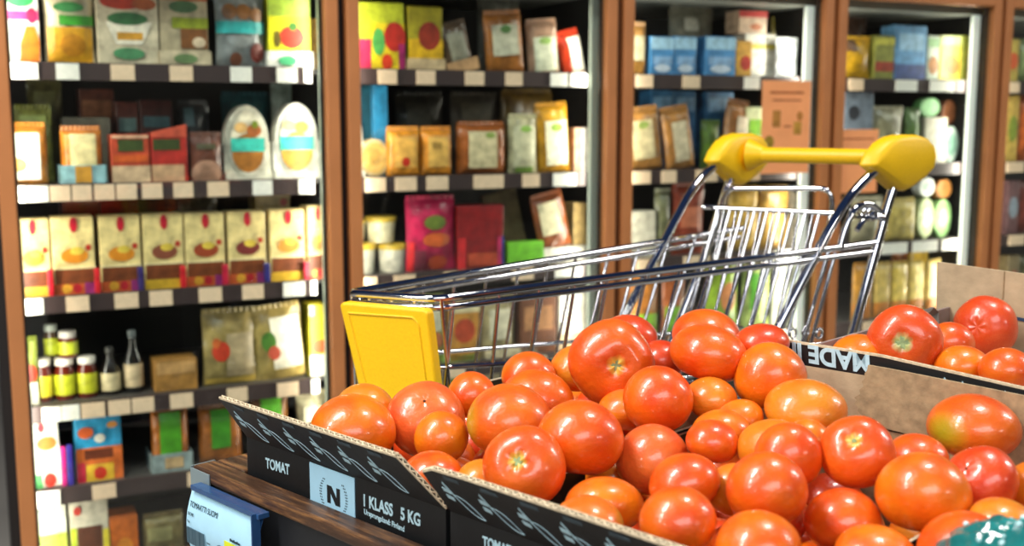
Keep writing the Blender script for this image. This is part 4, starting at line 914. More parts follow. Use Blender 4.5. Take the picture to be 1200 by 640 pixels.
# ------------------------------------------------------------------ tomatoes
def tomato_mesh(seed, lobes=.012, dimple=.20, dw=.34, seg=44, rings=30):
    r = random.Random(seed); ph = r.random() * 6; n5 = r.choice((4, 5, 6)); vs = []; fs = []
    ax, ay, az = r.uniform(-.03, .03), r.uniform(-.03, .03), r.uniform(-.05, .03); skew = r.uniform(-.05, .05)
    for i in range(rings + 1):
        th = pi * i / rings
        for k in range(seg):
            f = 2 * pi * k / seg
            lob = lobes * (cos(n5 * f + ph) + .5 * cos((n5 - 2) * f + 2 * ph)) * (sin(th) ** .7) * (1 if th < 1.3 else max(.12, 1 - (th - 1.3) * .9))
            d = dimple * math.exp(-(th / dw) ** 2) * (1 + .25 * cos(n5 * f + ph) * (th > .05))
            d2 = .012 * math.exp(-((pi - th) / .16) ** 2)
            rad = 1 + lob - d - d2 + .02 * sin(2 * th)
            x = rad * sin(th) * cos(f); y = rad * sin(th) * sin(f); z = rad * cos(th) * .96
            x *= 1 + ax + skew * z; y *= 1 + ay; z *= 1 + az
            vs.append((x, y, z))
        if i in (0, rings):
            vs = vs[:-seg] + [vs[-seg]]
    # vertices: one pole, rings-1 rings, one pole
    def R(i): return 1 + (i - 1) * seg
    for k in range(seg):
        l = (k + 1) % seg
        fs.append((0, R(1) + k, R(1) + l)); last = len(vs) - 1
        fs.append((last, R(rings - 1) + l, R(rings - 1) + k))
        for i in range(1, rings - 1):
            fs.append((R(i) + k, R(i + 1) + k, R(i + 1) + l, R(i) + l))
    return vs, fs
def skin(name, ca, cb, pole='#d8a02a', green=None, blotch=0.0, poler=.26):
    m = bpy.data.materials.new('tomato_skin_' + name); m.use_nodes = True
    nt = m.node_tree; b = nt.nodes['Principled BSDF']; L = nt.links.new
    tc = nt.nodes.new('ShaderNodeTexCoord'); oi = nt.nodes.new('ShaderNodeObjectInfo')
    n = nt.nodes.new('ShaderNodeTexNoise'); n.inputs['Scale'].default_value = 1.1; n.inputs['Detail'].default_value = 2.5
    add = nt.nodes.new('ShaderNodeVectorMath'); add.operation = 'ADD'
    mul = nt.nodes.new('ShaderNodeMath'); mul.operation = 'MULTIPLY'; mul.inputs[1].default_value = 37
    L(oi.outputs['Random'], mul.inputs[0]); L(tc.outputs['Object'], add.inputs[0]); L(mul.outputs[0], add.inputs[1])
    L(add.outputs[0], n.inputs['Vector'])
    mr = nt.nodes.new('ShaderNodeMapRange'); mr.inputs[1].default_value = .32; mr.inputs[2].default_value = .66
    L(n.outputs['Fac'], mr.inputs[0])
    mx = nt.nodes.new('ShaderNodeMixRGB'); mx.inputs[1].default_value = srgb(ca); mx.inputs[2].default_value = srgb(cb)
    L(mr.outputs[0], mx.inputs[0]); out = mx.outputs[0]
    # fine pale freckles of the skin
    n2 = nt.nodes.new('ShaderNodeTexNoise'); n2.inputs['Scale'].default_value = 34; n2.inputs['Detail'].default_value = 3
    L(add.outputs[0], n2.inputs['Vector'])
    mr2 = nt.nodes.new('ShaderNodeMapRange'); mr2.inputs[1].default_value = .45; mr2.inputs[2].default_value = .8; mr2.inputs[4].default_value = .22
    L(n2.outputs['Fac'], mr2.inputs[0])
    mf = nt.nodes.new('ShaderNodeMixRGB'); mf.inputs[2].default_value = srgb('#f09040'); L(mr2.outputs[0], mf.inputs[0]); L(out, mf.inputs[1]); out = mf.outputs[0]
    sp = nt.nodes.new('ShaderNodeSeparateXYZ'); L(tc.outputs['Object'], sp.inputs[0])
    # yellow halo round the stem scar (object z axis), slightly star shaped
    cx = nt.nodes.new('ShaderNodeCombineXYZ'); L(sp.outputs[0], cx.inputs[0]); L(sp.outputs[1], cx.inputs[1])
    ln = nt.nodes.new('ShaderNodeVectorMath'); ln.operation = 'LENGTH'; L(cx.outputs[0], ln.inputs[0])
    n3 = nt.nodes.new('ShaderNodeTexNoise'); n3.inputs['Scale'].default_value = 7; L(add.outputs[0], n3.inputs['Vector'])
    ad = nt.nodes.new('ShaderNodeMath'); ad.operation = 'MULTIPLY_ADD'; ad.inputs[1].default_value = .16; L(n3.outputs['Fac'], ad.inputs[0]); L(ln.outputs['Value'], ad.inputs[2])
    mp = nt.nodes.new('ShaderNodeMapRange'); mp.inputs[1].default_value = poler * .75; mp.inputs[2].default_value = poler * 1.25; mp.inputs[3].default_value = 1; mp.inputs[4].default_value = 0
    L(ad.outputs[0], mp.inputs[0])
    gz = nt.nodes.new('ShaderNodeMath'); gz.operation = 'GREATER_THAN'; gz.inputs[1].default_value = 0; L(sp.outputs[2], gz.inputs[0])
    mm = nt.nodes.new('ShaderNodeMath'); mm.operation = 'MULTIPLY'; L(mp.outputs[0], mm.inputs[0]); L(gz.outputs[0], mm.inputs[1])
    mo = nt.nodes.new('ShaderNodeMixRGB'); mo.inputs[2].default_value = srgb(pole); L(mm.outputs[0], mo.inputs[0]); L(out, mo.inputs[1]); out = mo.outputs[0]
    if green:                                  # an unripe flank, centred on object -x
        gm = nt.nodes.new('ShaderNodeMapRange'); gm.inputs[1].default_value = .78; gm.inputs[2].default_value = 1.0; gm.inputs[3].default_value = 0; gm.inputs[4].default_value = .8
        dt = nt.nodes.new('ShaderNodeVectorMath'); dt.operation = 'DOT_PRODUCT'; dt.inputs[1].default_value = (-1, 0, 0)
        nr = nt.nodes.new('ShaderNodeVectorMath'); nr.operation = 'NORMALIZE'; L(tc.outputs['Object'], nr.inputs[0]); L(nr.outputs[0], dt.inputs[0]); L(dt.outputs['Value'], gm.inputs[0])
        mg = nt.nodes.new('ShaderNodeMixRGB'); mg.inputs[2].default_value = srgb(green); L(gm.outputs[0], mg.inputs[0]); L(out, mg.inputs[1]); out = mg.outputs[0]
    L(out, b.inputs['Base Color'])
    b.inputs['Roughness'].default_value = .36
    b.inputs['Coat Weight'].default_value = .55; b.inputs['Coat Roughness'].default_value = .13
    b.inputs['Subsurface Weight'].default_value = .0
    bp = nt.nodes.new('ShaderNodeBump'); bp.inputs['Strength'].default_value = .06; bp.inputs['Distance'].default_value = .02
    L(n3.outputs['Fac'], bp.inputs['Height']); L(bp.outputs[0], b.inputs['Normal'])
    return m
SK = {'o': skin('orange', '#de5606', '#e67a08'), 'r': skin('red', '#da4406', '#e26206'), 'd': skin('deep', '#cc3210', '#d64814', poler=.02),
      'a': skin('amber', '#dc6a12', '#d98418'), 'p': skin('rosy', '#d94e24', '#e26a28', poler=.02), 'g': skin('green_flank', '#d84e0e', '#e06a10', green='#9aa01c'),
      'y': skin('yellow_flank', '#dc6414', '#d98020', green='#c9a83a'), 's': skin('scarred', '#d8480c', '#e0600e', pole='#e0b84a'), 'k': skin('pale_scar', '#d43c10', '#dc5216', pole='#b9c07a', poler=.30)}
M_SCAR = mat('stem_scar', '#9fb27c', rough=.8, noise=.5, scale=5)
M_SCARD = mat('dry_scar', '#5a3a20', rough=.9)
# shared meshes
TM = {}
def tmesh(kind, seed, dimple=.20, lobes=.012, dw=.34):
    key = (kind, seed, dimple, lobes)
    if key not in TM:
        vs, fs = tomato_mesh(seed, lobes=lobes, dimple=dimple, dw=dw)
        me = bpy.data.meshes.new('tomato'); me.from_pydata(vs, [], fs); me.materials.append(SK[kind])
        for p in me.polygons: p.use_smooth = True
        TM[key] = me
    return TM[key]
def scar_mesh(dimple, big=1.0, m=M_SCAR):
    q = MB(); N = 20; vs = [(0, 0, .02)]
    for k in range(N):
        r = (.13 if k % 2 == 0 else .085) * big
        vs.append((r * cos(2 * pi * k / N), r * sin(2 * pi * k / N), .0))
    for k in range(N):
        r = (.12 if k % 2 == 0 else .08) * big
        vs.append((r * cos(2 * pi * k / N), r * sin(2 * pi * k / N), -.06))
    fs = [(0, 1 + k, 1 + (k + 1) % N) for k in range(N)] + [(1 + k, 1 + N + k, 1 + N + (k + 1) % N, 1 + (k + 1) % N) for k in range(N)]
    q.add(vs, fs, m, True)
    return q
PLACED = []
def tomato(cx, cy, rx, ry, Y, kind, label, scar=None, big=1.0, dimple=.20, lobes=.012, group=None, green_dir=None, dry=False, seed=None):
    c = at(cx, cy, Y); R = rx * Y / FPX * (1.0)
    R *= math.sqrt(1 + ((cx - 600) / FPX) ** 2) ** .5
    seed = seed if seed is not None else int(cx * 7 + cy) % 6
    me = tmesh(kind, seed, dimple, lobes)
    rnd = random.Random(int(cx * 13 + cy * 5))
    q_ = min(1.0, ry / rx); k = math.sqrt(max(.5, q_ * q_ - .09)) / .954; k = max(.74, min(1.0, k))
    if scar:
        # direction from the centre to the surface point seen at that pixel
        r = ray(*scar); O = Vector((0, 0, HC)); d = r.normalized(); oc = O - c
        bb = oc.dot(d); disc = bb * bb - (oc.length_squared - (R * .92) ** 2)
        n = ((O + d * (-bb - math.sqrt(max(disc, 0)))) - c).normalized()
        rot = n.to_track_quat('Z', 'Y')
        e = empty('tomato', c, 0, label, 'tomato', group)
        e.rotation_mode = 'QUATERNION'; e.rotation_quaternion = rot; e.scale = (R * 1.0, R * 1.0, R * .90)
        f = bpy.data.objects.new('flesh', me); COL.objects.link(f); f.parent = e
        s = scar_mesh(dimple, big, M_SCARD if dry else M_SCAR).build('stem_scar', e, loc=(0, 0, .96 * (1 - dimple * 1.1) + .012)); 
        PLACED.append((c, R)); return e
    o = bpy.data.objects.new('tomato', me); COL.objects.link(o)
    tag(o, label, 'tomato', group)
    o.location = c; o.scale = (R, R, R * k)
    if green_dir is not None:
        o.rotation_euler = (pi, 0, green_dir)
    else:
        o.rotation_euler = (pi + rnd.uniform(-.25, .25), rnd.uniform(-.25, .25), rnd.uniform(0, 6.28))
    PLACED.append((c, R))
    return o
T = [
 (414,503,52,44,1.108,'o','large orange tomato at the far left, against the black flap of the crate',{}),
 (428,480,37,34,1.181,'a','orange tomato peeking out behind the leftmost one, under the yellow panel',{}),
 (499,492,48,45,1.149,'p','rosy tomato with a small dark navel, second from the left',dict(scar=(497,467),big=.3,dimple=.06,dry=True)),
 (517,512,34,33,1.083,'o','small orange tomato in front of the rosy tomato with the dark navel',{}),
 (552,462,30,29,1.196,'r','small tomato under the near bottom corner of the trolley basket',{}),
 (597,492,53,47,1.071,'g','large tomato with a yellow-green left flank',dict(green_dir=.15)),
 (630,468,44,39,1.160,'r','red-orange tomato behind the one with the green flank',{}),
 (620,441,33,31,1.243,'r','tomato at the back left of the heap, just below the trolley mesh',{}),
 (506,556,39,31,1.001,'r','low tomato behind the gap between the two black flaps',{}),
 (566,562,32,26,0.983,'a','sliver of tomato low behind the second black flap, left of the scarred one',{}),
 (614,548,51,41,0.949,'s','tomato with a yellow-green stem scar facing left, at the second flap',dict(scar=(604,538),big=1.0,dimple=.20)),
 (680,513,53,48,1.000,'r','large orange-red tomato in the left middle of the heap',{}),
 (765,538,45,45,1.011,'p','rosy tomato right of the large one in the left middle',{}),
 (708,592,48,39,0.921,'o','tomato just above the yellowish one at the second flap',{}),
 (688,614,46,37,0.867,'y','tomato with a yellowish right side, resting on the second flap',dict(green_dir=3.0)),
 (794,609,47,41,0.804,'r','orange-red tomato in the front row, left of the lumpy bottom one',{}),
 (802,565,43,36,0.898,'r','tomato right above the front row tomato left of the lumpy one',{}),
 (898,573,49,48,0.849,'r','bright round tomato in the centre front, above the lumpy bottom one',{}),
 (888,640,53,45,0.774,'o','lumpy ribbed tomato cut off by the bottom edge',dict(lobes=.05,seed=3)),
 (988,610,47,42,0.857,'r','muted orange-red tomato right of the bright centre one',{}),
 (1026,652,48,38,0.783,'o','tomato cut off by the bottom edge, below the muted one',{}),
 (1004,530,44,44,0.907,'s','round tomato with a pale star scar on top, before the torn brown flap',dict(scar=(1000,513),big=.55,dimple=.14)),
 (910,527,46,39,0.971,'a','orange tomato mostly covered by the one left of the star-scarred tomato',{}),
 (924,533,40,41,0.914,'r','tomato immediately left of the one with the star scar',{}),
 (835,517,33,28,0.987,'r','bright small tomato in the middle, below two overlapping orange ones',{}),
 (866,490,30,22,1.066,'o','rear one of two small overlapping tomatoes in the middle',{}),
 (846,504,35,24,1.029,'o','front one of two small overlapping tomatoes in the middle',{}),
 (833,466,31,26,1.103,'a','small amber tomato below the pair on top of the heap',{}),
 (771,467,43,44,1.084,'r','tall tomato right below the large one with the green stem scar',{}),
 (733,480,34,27,1.134,'o','flat small tomato left of the tall one in the upper middle',{}),
 (700,478,28,25,1.218,'r','tiny visible piece of tomato below the large green-scarred one',{}),
 (716,425,52,42,1.191,'s','largest ribbed tomato at the top left with a round green stem scar',dict(scar=(724,429),big=1.0,dimple=.17,lobes=.03)),
 (738,394,33,28,1.286,'d','deep red tomato at the very top left before the trolley wires',{}),
 (677,431,33,30,1.264,'a','amber tomato peeking out left of the large green-scarred one',{}),
 (777,421,27,24,1.250,'d','little red tomato between the two peaks of the heap',{}),
 (831,414,46,37,1.149,'r','wide tomato on top of the heap, front one of the top pair',{}),
 (828,393,41,33,1.215,'r','tomato on top of the heap, rear one of the top pair',{}),
 (902,441,43,42,1.116,'o','plain round orange tomato at the left end of the upside-down lettering',{}),
 (944,478,47,35,1.055,'a','orange tomato with a pale crinkled crown below the upside-down lettering',dict(dimple=.05)),
 (893,401,32,23,1.170,'d','slice of red tomato beside the trolley leg, behind the plain round one',{}),
 (1075,535,36,24,0.937,'r','tomato behind the big front right one, below the torn flap',{}),
 (1082,578,54,53,0.841,'o','biggest smooth orange tomato in the right foreground',{}),
 (1150,566,43,41,0.867,'d','rosy red tomato with a dark navel in the right foreground',dict(scar=(1130,547),big=.28,dimple=.05,dry=True)),
 (1141,500,51,41,0.991,'g','large tomato with a green-yellow left cheek, high against the torn flap',dict(green_dir=.45)),
 (1214,572,34,34,0.876,'a','orange tomato cut off by the right edge beside the rosy red one',{}),
 (1128,642,54,45,0.767,'r','tomato at the bottom right partly under the teal bag',{}),
 (1174,612,38,30,0.803,'a','amber tomato directly above the teal bag',{}),
 (770,657,33,32,0.824,'o','bit of tomato at the bottom edge beside the second black flap',{}),
 (860,574,34,34,0.916,'a','narrow strip of tomato left of the bright centre one',{}),
 (945,516,28,27,1.007,'o','edge of a tomato peeking over left of the star-scarred tomato',{}),
]
for cx, cy, rx, ry, Y, k, lb, kw in T: tomato(cx, cy, rx, ry, Y, k, lb, **kw)
# pale crinkled skin crown of one tomato
TC = [
 (1060,400,43,32,1.207,'k','big ribbed red tomato with a pale green scar in the rear crate',dict(scar=(1057,402),big=1.5,dimple=.16,lobes=.014)),
 (1113,402,27,26,1.300,'r','tomato tucked behind the big ribbed one in the rear crate',{}),
 (1155,384,36,29,1.372,'d','tomato with a rosy dimple before the tall cardboard flap',dict(scar=(1143,383),big=.01,dimple=.09)),
 (1127,428,31,25,1.175,'o','small orange tomato in the rear crate, left of the right edge one',{}),
 (1180,434,32,28,1.134,'r','tomato in the rear crate nearest the right picture edge',{}),
 (1006,415,32,18,1.217,'o','slice of tomato at the left wall of the rear crate',{}),
 (1093,441,25,19,1.211,'y','small yellowish tomato piece behind the black printed rim',{}),
]
for cx, cy, rx, ry, Y, k, lb, kw in TC: tomato(cx, cy, rx, ry, Y, k, lb, **kw)
# the lower layer that carries the heap
rnd = random.Random(5)
def filler(c, R):
    k = rnd.choice('orda')
    o = bpy.data.objects.new('tomato', tmesh(k, rnd.randrange(6))); COL.objects.link(o)
    tag(o, 'shaded tomato of the bottom layer, mostly hidden beneath the heap', 'tomato', 'bottom layer of tomatoes in the front crates')
    o.location = c; o.scale = (R, R, R * .93); o.rotation_euler = (pi + rnd.uniform(-.2, .2), rnd.uniform(-.2, .2), rnd.uniform(0, 6))
    PLACED.append((c, R))
cand = []
for n_ in range(9000):
    a = rnd.random(); u0 = rnd.choice((0, .3275, .655)); R = rnd.uniform(.025, .034)
    cand.append((spt(u0 + rnd.uniform(R + .005, CW - R - .005), rnd.uniform(R + .006, CD - R - .006), FLOOR1 + .005 + R * .95 + rnd.choice((0, 0, rnd.uniform(0, .045)))), R))
cand.sort(key=lambda q: q[0].z - 1.5 * q[1])
for c, R in cand:
    if all((c - p).length > (R + r) * .97 for p, r in PLACED): filler(c, R)
print('tomatoes', len(PLACED))

# ------------------------------------------------------------------ teal plastic bag at the lower right
M_TEAL = mat('teal_film', '#2a8583', rough=.12, coat=.8, noise=.55, scale=22, bump=1.0, bscale=60)
bc = at(1210, 678, .70); bag = empty('plastic_bag', bc, SR, 'glossy teal plastic bag lying at the lower right corner', 'plastic bag')
vs = []; fs = []; seg, rings = 64, 40; rn = random.Random(2)
amps = [(rn.uniform(3, 15), rn.uniform(3, 15), rn.uniform(0, 6), rn.uniform(.008, .022)) for _ in range(14)]
for i in range(rings + 1):
    th = pi * i / rings
    for k in range(seg):
        f = 2 * pi * k / seg
        s = 1 + sum(a * sin(p * f * 1.0 // 1 * 0 + round(p) * f + ph) * sin(round(q2) * th + ph) for p, q2, ph, a in amps)
        vs.append((.062 * s * sin(th) * cos(f), .045 * s * sin(th) * sin(f), .036 * s * cos(th)))
fs = [(i * seg + k, i * seg + (k + 1) % seg, (i + 1) * seg + (k + 1) % seg, (i + 1) * seg + k) for i in range(rings) for k in range(seg)]
q = MB(); q.add(vs, fs, M_TEAL, True); q.build('bag_body', bag)
q = MB()
for i in range(26):
    f = rn.uniform(0, 2 * pi); th = rn.uniform(.1, 1.25); r = rn.uniform(.0012, .0024)
    p = Vector((.064 * sin(th) * cos(f), .047 * sin(th) * sin(f), .0375 * cos(th)))
    q.lathe([(.0001, -r), (r * .7, -r * .7), (r, 0), (r * .7, r * .7), (.0001, r)], mat('pale_bubble', '#bfe8ea', rough=.1, coat=1), tuple(p), seg=10)
q.build('bubbles', bag)

# ------------------------------------------------------------------ shopping trolley
NP = VPlane((-.096, 1.46), (.854, .52))        # near side of the basket
FPN = VPlane((-.226, 1.53), (.756, .655))      # far side of the basket
n = NP.at; f = FPN.at
TR = empty('shopping_trolley', (.20, 1.78, 0), math.atan2(.52, .854), 'chrome wire shopping trolley with yellow handle and yellow corner panel behind the tomatoes', 'shopping trolley')
bpy.context.view_layer.update()
INV = TR.matrix_world.inverted()
def tpart(q, name, parent=None, **k):
    q.v = [INV @ v for v in q.v]
    return q.build(name, parent or TR, **k)
HD = (n(1058, 190) - f(866, 187)); HDn = Vector((HD.x, HD.y, 0)).normalized()
AX = Vector((.80, .60, 0)).normalized()        # towards the handle
def rail(ny0, ny1, fy0, fy1, r, nend=1026, fend=872):
    NR, NF, FF, FR = n(nend, ny1), n(513, ny0), f(407, fy0), f(fend, fy1)
    pts = fillet([NR, NF, FF, FR], .022, 8)
    q = MB(); q.tube(pts, r, M_CHROME, seg=16); return q
tpart(rail(351, 284.5, 343.5, 267.5, .0058), 'upper_rail')
tpart(rail(361.5, 295.5, 353.5, 278, .0050, nend=1020, fend=866), 'lower_rail')
q = MB(); q.tube([n(940, 301), n(955, 296), n(965, 290)], .0045, M_CHROME); tpart(q, 'rail_joint')
# middle wire and floor frame
ZF = .790
q = MB(); q.tube(fillet([n(1000, 401), n(516, 431), f(415, 421), f(870, 384)], .02), .0036, M_CHROME, seg=10); tpart(q, 'middle_wire')
def plane_line(pl, px, top, lean, z_end, z_up=None):
    a = pl.hit(px, top); b_ = pl.hit(px + lean * 80, top + 80)
    k = (z_end - a[1]) / (b_[1] - a[1]); e_ = (a[0] + (b_[0] - a[0]) * k, z_end)
    return pl.pt(*a), pl.pt(*e_)
def near_top(px): return 351 + (px - 513) * (284.5 - 351) / (1026 - 513)
def far_top(px): return 343.5 + (px - 407) * (267.5 - 343.5) / (872 - 407)
def leanf(px): return -.04 - .26 * max(0, min(1, (px - 520) / 330))
NBOT, FBOT = [], []
for px in (540, 585, 632, 674, 712, 758, 797, 834, 870, 905, 940, 973):
    if px == 540: continue
    a, b_ = plane_line(NP, px, near_top(px), leanf(px), ZF); NBOT.append(b_)
    b_.z = ZF; q = MB(); q.tube([a, b_], .0029, M_CHROME, seg=10); tpart(q, 'side_wire')
for px in (452, 497, 533, 571, 608, 643, 675, 714, 749, 783, 815):
    a, b_ = plane_line(FPN, px, far_top(px) + 2, leanf(px) - .05, ZF); FBOT.append(b_)
    q = MB(); q.tube([a, b_], .0027, M_CHROME, seg=10); tpart(q, 'side_wire')
# corner wires at the near front corner
for dx, lean in ((517, .09), (532, -.10)):
    a, b_ = plane_line(NP, dx, near_top(dx), lean, ZF); q = MB(); q.tube([a, b_], .0029, M_CHROME, seg=10); tpart(q, 'corner_wire')
    if lean > 0: NC = b_
FC2 = f(410, 343.5).copy(); a, FCb = plane_line(FPN, 412, 343.5, .05, ZF); q = MB(); q.tube([a, FCb], .0029, M_CHROME, seg=10); tpart(q, 'corner_wire')
NRb = n(992, 401); NRb = Vector((NRb.x, NRb.y, ZF)); FRb = f(850, 390); FRb = Vector((FRb.x, FRb.y, ZF))
q = MB(); q.tube(fillet([NRb, NC, FCb, FRb, NRb], .012), .0042, M_CHROME, seg=10); tpart(q, 'floor_frame')
for i in range(1, 14):
    t = i / 14; q = MB(); q.tube([NC.lerp(NRb, t), FCb.lerp(FRb, t)], .0024, M_CHROME, seg=8); tpart(q, 'floor_wire')
for i in range(1, 5):
    t = i / 5; q = MB(); q.tube([NC.lerp(FCb, t), NRb.lerp(FRb, t)], .0028, M_CHROME, seg=8); tpart(q, 'floor_wire')
for t in (.25, .5, .75):
    q = MB(); q.tube([n(513, 353).lerp(f(407, 345), t), NC.lerp(FCb, t)], .0028, M_CHROME, seg=8); tpart(q, 'front_wire')
# yellow corner panel on the front end
fd = (n(513, 351) - f(407, 343.5)); fdn = Vector((fd.x, fd.y, 0)).normalized(); out = Vector((-fdn.y, fdn.x, 0))
if out.dot(AX) > 0: out = -out
FB = VPlane(f(407, 343.5) + out * .018, (fdn.x, fdn.y))
poly = [(400.5, 357), (404, 353.5), (499, 362), (503.5, 366), (513, 445), (421, 445)]
hp = [FB.hit(*p) for p in poly]
# carry both slanted edges straight down to the floor frame
def down(a, b_, z): k = (z - a[1]) / (b_[1] - a[1]); return (a[0] + (b_[0] - a[0]) * k, z)
hp[4] = down(hp[3], hp[4], .80); hp[5] = down(hp[0], hp[5], .80)
q = MB(); q.prism([FB.pt(*p) - out * .012 for p in hp], out * .018, M_YELLOW)
pan = tpart(q, 'corner_panel', bevel=.004, seg=3)
cx_ = sum(p[0] for p in hp) / 6
ins = [(hp[1][0] + .010, hp[1][1] - .014), (hp[2][0] - .016, hp[2][1] - .012), (hp[2][0] - .008, hp[2][1] - .020), (hp[4][0] - .016, hp[4][1] + .012), (hp[5][0] + .012, hp[5][1] + .012)]
q = MB(); loop = [FB.pt(*p) + out * .0062 for p in ins]; q.tube(fillet(loop + [loop[0]], .004, 4), .0016, M_YELLOW, seg=8, closed=False); tpart(q, 'raised_rim', pan)
# handle bar and its two end pieces
Lk, Rk = f(868, 182), n(1055, 183); Rk.z = Lk.z = (Lk.z + Rk.z) / 2 - .0005
q = MB(); q.tube([Lk, Rk], .0140, M_YELLOW, seg=24); tpart(q, 'handle_bar')
prof = [(1016, 193), (1022, 180), (1032, 167), (1042, 160), (1054, 157), (1068, 157), (1080, 161), (1088, 170), (1091, 182), (1088, 196), (1078, 207), (1062, 219), (1054, 223), (1047, 221)]
PR = [NP.hit(*p) for p in prof]; c0 = NP.hit(1057, 184)
def end_piece(center, dirn, side, name):
    q = MB(); D_ = Vector((dirn[0], dirn[1], 0)).normalized(); lay = []
    for off, sc in ((-.018, .82), (-.015, .94), (-.009, 1), (.010, 1), (.016, .94), (.020, .80)):
        lay.append([center + D_ * (p[0] - c0[0]) * sc + Vector((0, 0, (p[1] - c0[1]) * sc)) + HDn * off for p in PR])
    N = len(PR); vs = [v for l in lay for v in l]; fs = [tuple(range(N))[::-1], tuple(range(5 * N, 6 * N))]
    for i in range(5):
        for k in range(N): fs.append((i * N + k, i * N + (k + 1) % N, (i + 1) * N + (k + 1) % N, (i + 1) * N + k))
    q.add(vs, fs, M_YELLOW, True)
    # collar where the bar enters
    a = center + HDn * (.022 * side); q.tube([a, a + HDn * .016 * side, a + HDn * .030 * side], [.030, .021, .0145], M_YELLOW, seg=24)
    o = tpart(q, name); o.data.set_sharp_from_angle(angle=radians(60))
    s = o.modifiers.new('bevel', 'BEVEL'); s.width = .003; s.segments = 2; s.limit_method = 'ANGLE'; s.angle_limit = radians(40)
    return o
end_piece(Rk + Vector((0, 0, 0)), (.854, .52), -1, 'handle_end')
end_piece(Lk - HDn * .004, (.756, .655), 1, 'handle_end')
# side frame tubes
def ext_down(pl, pts, z):
    h = [pl.hit(*p) for p in pts]; a, b_ = h[-2], h[-1]
    h.append(down(a, b_, z)); return [pl.pt(*p) for p in h]
ZB = .17
fr = {}
for pl, nm, sets, r in ((NP, 'near', [[(1030, 196), (1014, 210), (994, 232), (975, 262), (908, 392)], [(1050, 210), (1041, 238), (1021, 312), (999, 393)]], .0082),
                     (FPN, 'far', [[(836, 196), (822, 208), (806, 230), (786, 268), (736, 362)], [(856, 210), (846, 240), (822, 310), (793, 385)]], .0078)):
    for i, s in enumerate(sets):
        P = ext_down(pl, s, ZB + .02 if i == 0 else ZB + .02)
        if i == 0: P = fillet(P[:1] + P[1:], .05, 6)
        q = MB(); q.tube(P, r, M_CHROME, seg=16); tpart(q, 'frame_tube'); fr[(nm, i)] = P[-1]
# base: two long runners, a cross bar and four castors
M_RUB = mat('grey_rubber', '#3c3c3e', rough=.7)
for nm in ('near', 'far'):
    a = fr[(nm, 0)].copy(); b_ = fr[(nm, 1)].copy(); a.z = b_.z = ZB + .015
    d = (b_ - a); 
    if d.length > 0: d.normalize()
    if d.dot(AX) < 0: a, b_ = b_, a; d = -d
    a2 = a - AX * .30; b2 = b_ + AX * .04
    q = MB(); q.tube([a2, a, b_, b2], .011, M_CHROME, seg=14); tpart(q, 'base_runner')
    for p in (a2, b2):
        q = MB(); q.tube([p, Vector((p.x, p.y, .105))], .010, M_CHROME, seg=12)
        s = Vector((-AX.y, AX.x, 0))
        for k in (-.016, .016):
            q.prism([p * 1 + s * k + AX * .02 + Vector((0, 0, .105 - p.z)), p + s * k - AX * .02 + Vector((0, 0, .105 - p.z)), p + s * k - AX * .012 + Vector((0, 0, .045 - p.z)), p + s * k + AX * .012 + Vector((0, 0, .045 - p.z))], s * .003, M_CHROME)
        ca = tpart(q, 'castor')
        q = MB(); w0 = Vector((p.x, p.y, .05)); q.tube([w0 - s * .012, w0 - s * .010, w0 + s * .010, w0 + s * .012], [.044, .0498, .0498, .044], M_RUB, seg=24); tpart(q, 'wheel', ca)
    fr[nm] = (a2, b2)
q = MB(); q.tube([fr['near'][0] + AX * .04, fr['far'][0] + AX * .04], .010, M_CHROME); tpart(q, 'cross_bar')
q = MB(); q.tube([fr['near'][1] - AX * .05, fr['far'][1] - AX * .05], .010, M_CHROME); tpart(q, 'cross_bar')
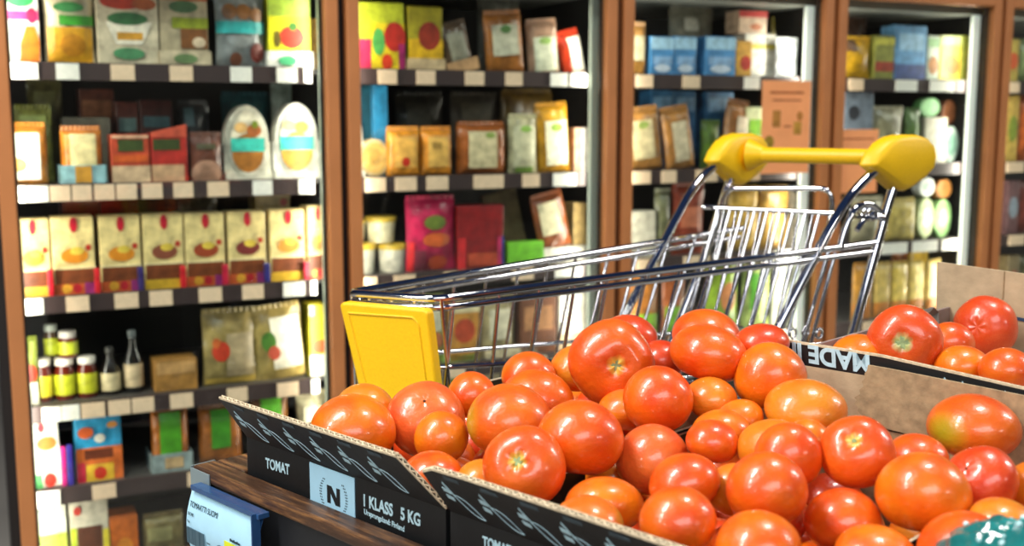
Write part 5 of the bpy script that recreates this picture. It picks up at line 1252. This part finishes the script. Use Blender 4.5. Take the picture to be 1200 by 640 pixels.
# rear gate
GL = f(828, 243); GRp = GL + HDn * (HD.length * .78); ZG = GL.z
q = MB(); q.tube([GL - HDn * .008, GRp + HDn * .012], .0046, M_CHROME, seg=12); gate = tpart(q, 'gate')
GW = (GRp - GL).length
dn = Vector((0, 0, -1)) - AX * .36
Hg = ZG - .815
for i in range(9):
    a = GL + HDn * (GW * (.10 + .80 * i / 8)); q = MB(); q.tube([a + Vector((0, 0, .002)), a + dn * Hg], .0029, M_CHROME, seg=8); tpart(q, 'gate_wire', gate)
for i in range(8):
    a = GL + HDn * (GW * (.14 + .80 * i / 8)) + AX * .004; q = MB(); q.tube([a, a + (Vector((0, 0, -1)) - AX * .27) * Hg], .0024, M_CHROME, seg=8); tpart(q, 'seat_wire', gate)
for k in (.97,):
    q = MB(); q.tube([GL + dn * Hg * k, GRp + dn * Hg * k], .0034, M_CHROME, seg=8); tpart(q, 'gate_cross_wire', gate)
# U shaped loop above the gate
g0 = GL + HDn * (GW * .10); g1 = GL + HDn * (GW * .985); up = Vector((0, 0, 1)) + AX * .10
q = MB(); q.tube(fillet([g0 + dn * .035 + AX * .004, g0 + AX * .004, g0 + up * .036 + HDn * .012, g1 + up * .042 - HDn * .004, g1 + AX * .004, g1 + dn * .05], .022, 7), .0048, M_CHROME, seg=12); tpart(q, 'gate_loop', gate)
# hinge spring cluster on the near rear corner
q = MB(); q.tube(fillet([n(984, 292), n(992, 262), n(1003, 241), n(1020, 238), n(1032, 250)], .02, 5), .0060, M_CHROME, seg=12); tpart(q, 'hinge_bow')
q = MB(); q.tube([n(1004, 270), n(1012, 258), n(1022, 250)], .0052, M_CHROME, seg=12); tpart(q, 'hinge_stay')
hc = n(1030, 254)
q = MB(); q.tube([hc - HDn * .035, hc - HDn * .02, hc - HDn * .0199, hc - HDn * .008, hc - HDn * .0079, hc + HDn * .014], [.0045, .0045, .0085, .0085, .006, .006], M_CHROME, seg=12); tpart(q, 'hinge_bolt')
hc = n(1012, 250)
q = MB(); q.tube([hc + Vector((.009 * cos(k * .9), 0, .009 * sin(k * .9))) + HDn * (-.02 + k * .0011) for k in range(36)], .0016, M_CHROME, seg=6); tpart(q, 'hinge_spring')
for px, py in ((929, 391), (944, 389), (960, 391)):
    c = n(px, py); q = MB(); q.tube([c + AX * .008 * cos(2 * pi * k / 16) + Vector((0, 0, .008 * sin(2 * pi * k / 16))) for k in range(16)], .0024, M_CHROME, seg=8, closed=True); tpart(q, 'hinge_ring')
for dx in (0, 9):
    q = MB(); a, b_ = plane_line(NP, 970 + dx, 296, -.27, ZF + .01); q.tube([a, b_], .0034, M_CHROME, seg=8); tpart(q, 'gate_hinge_rod')
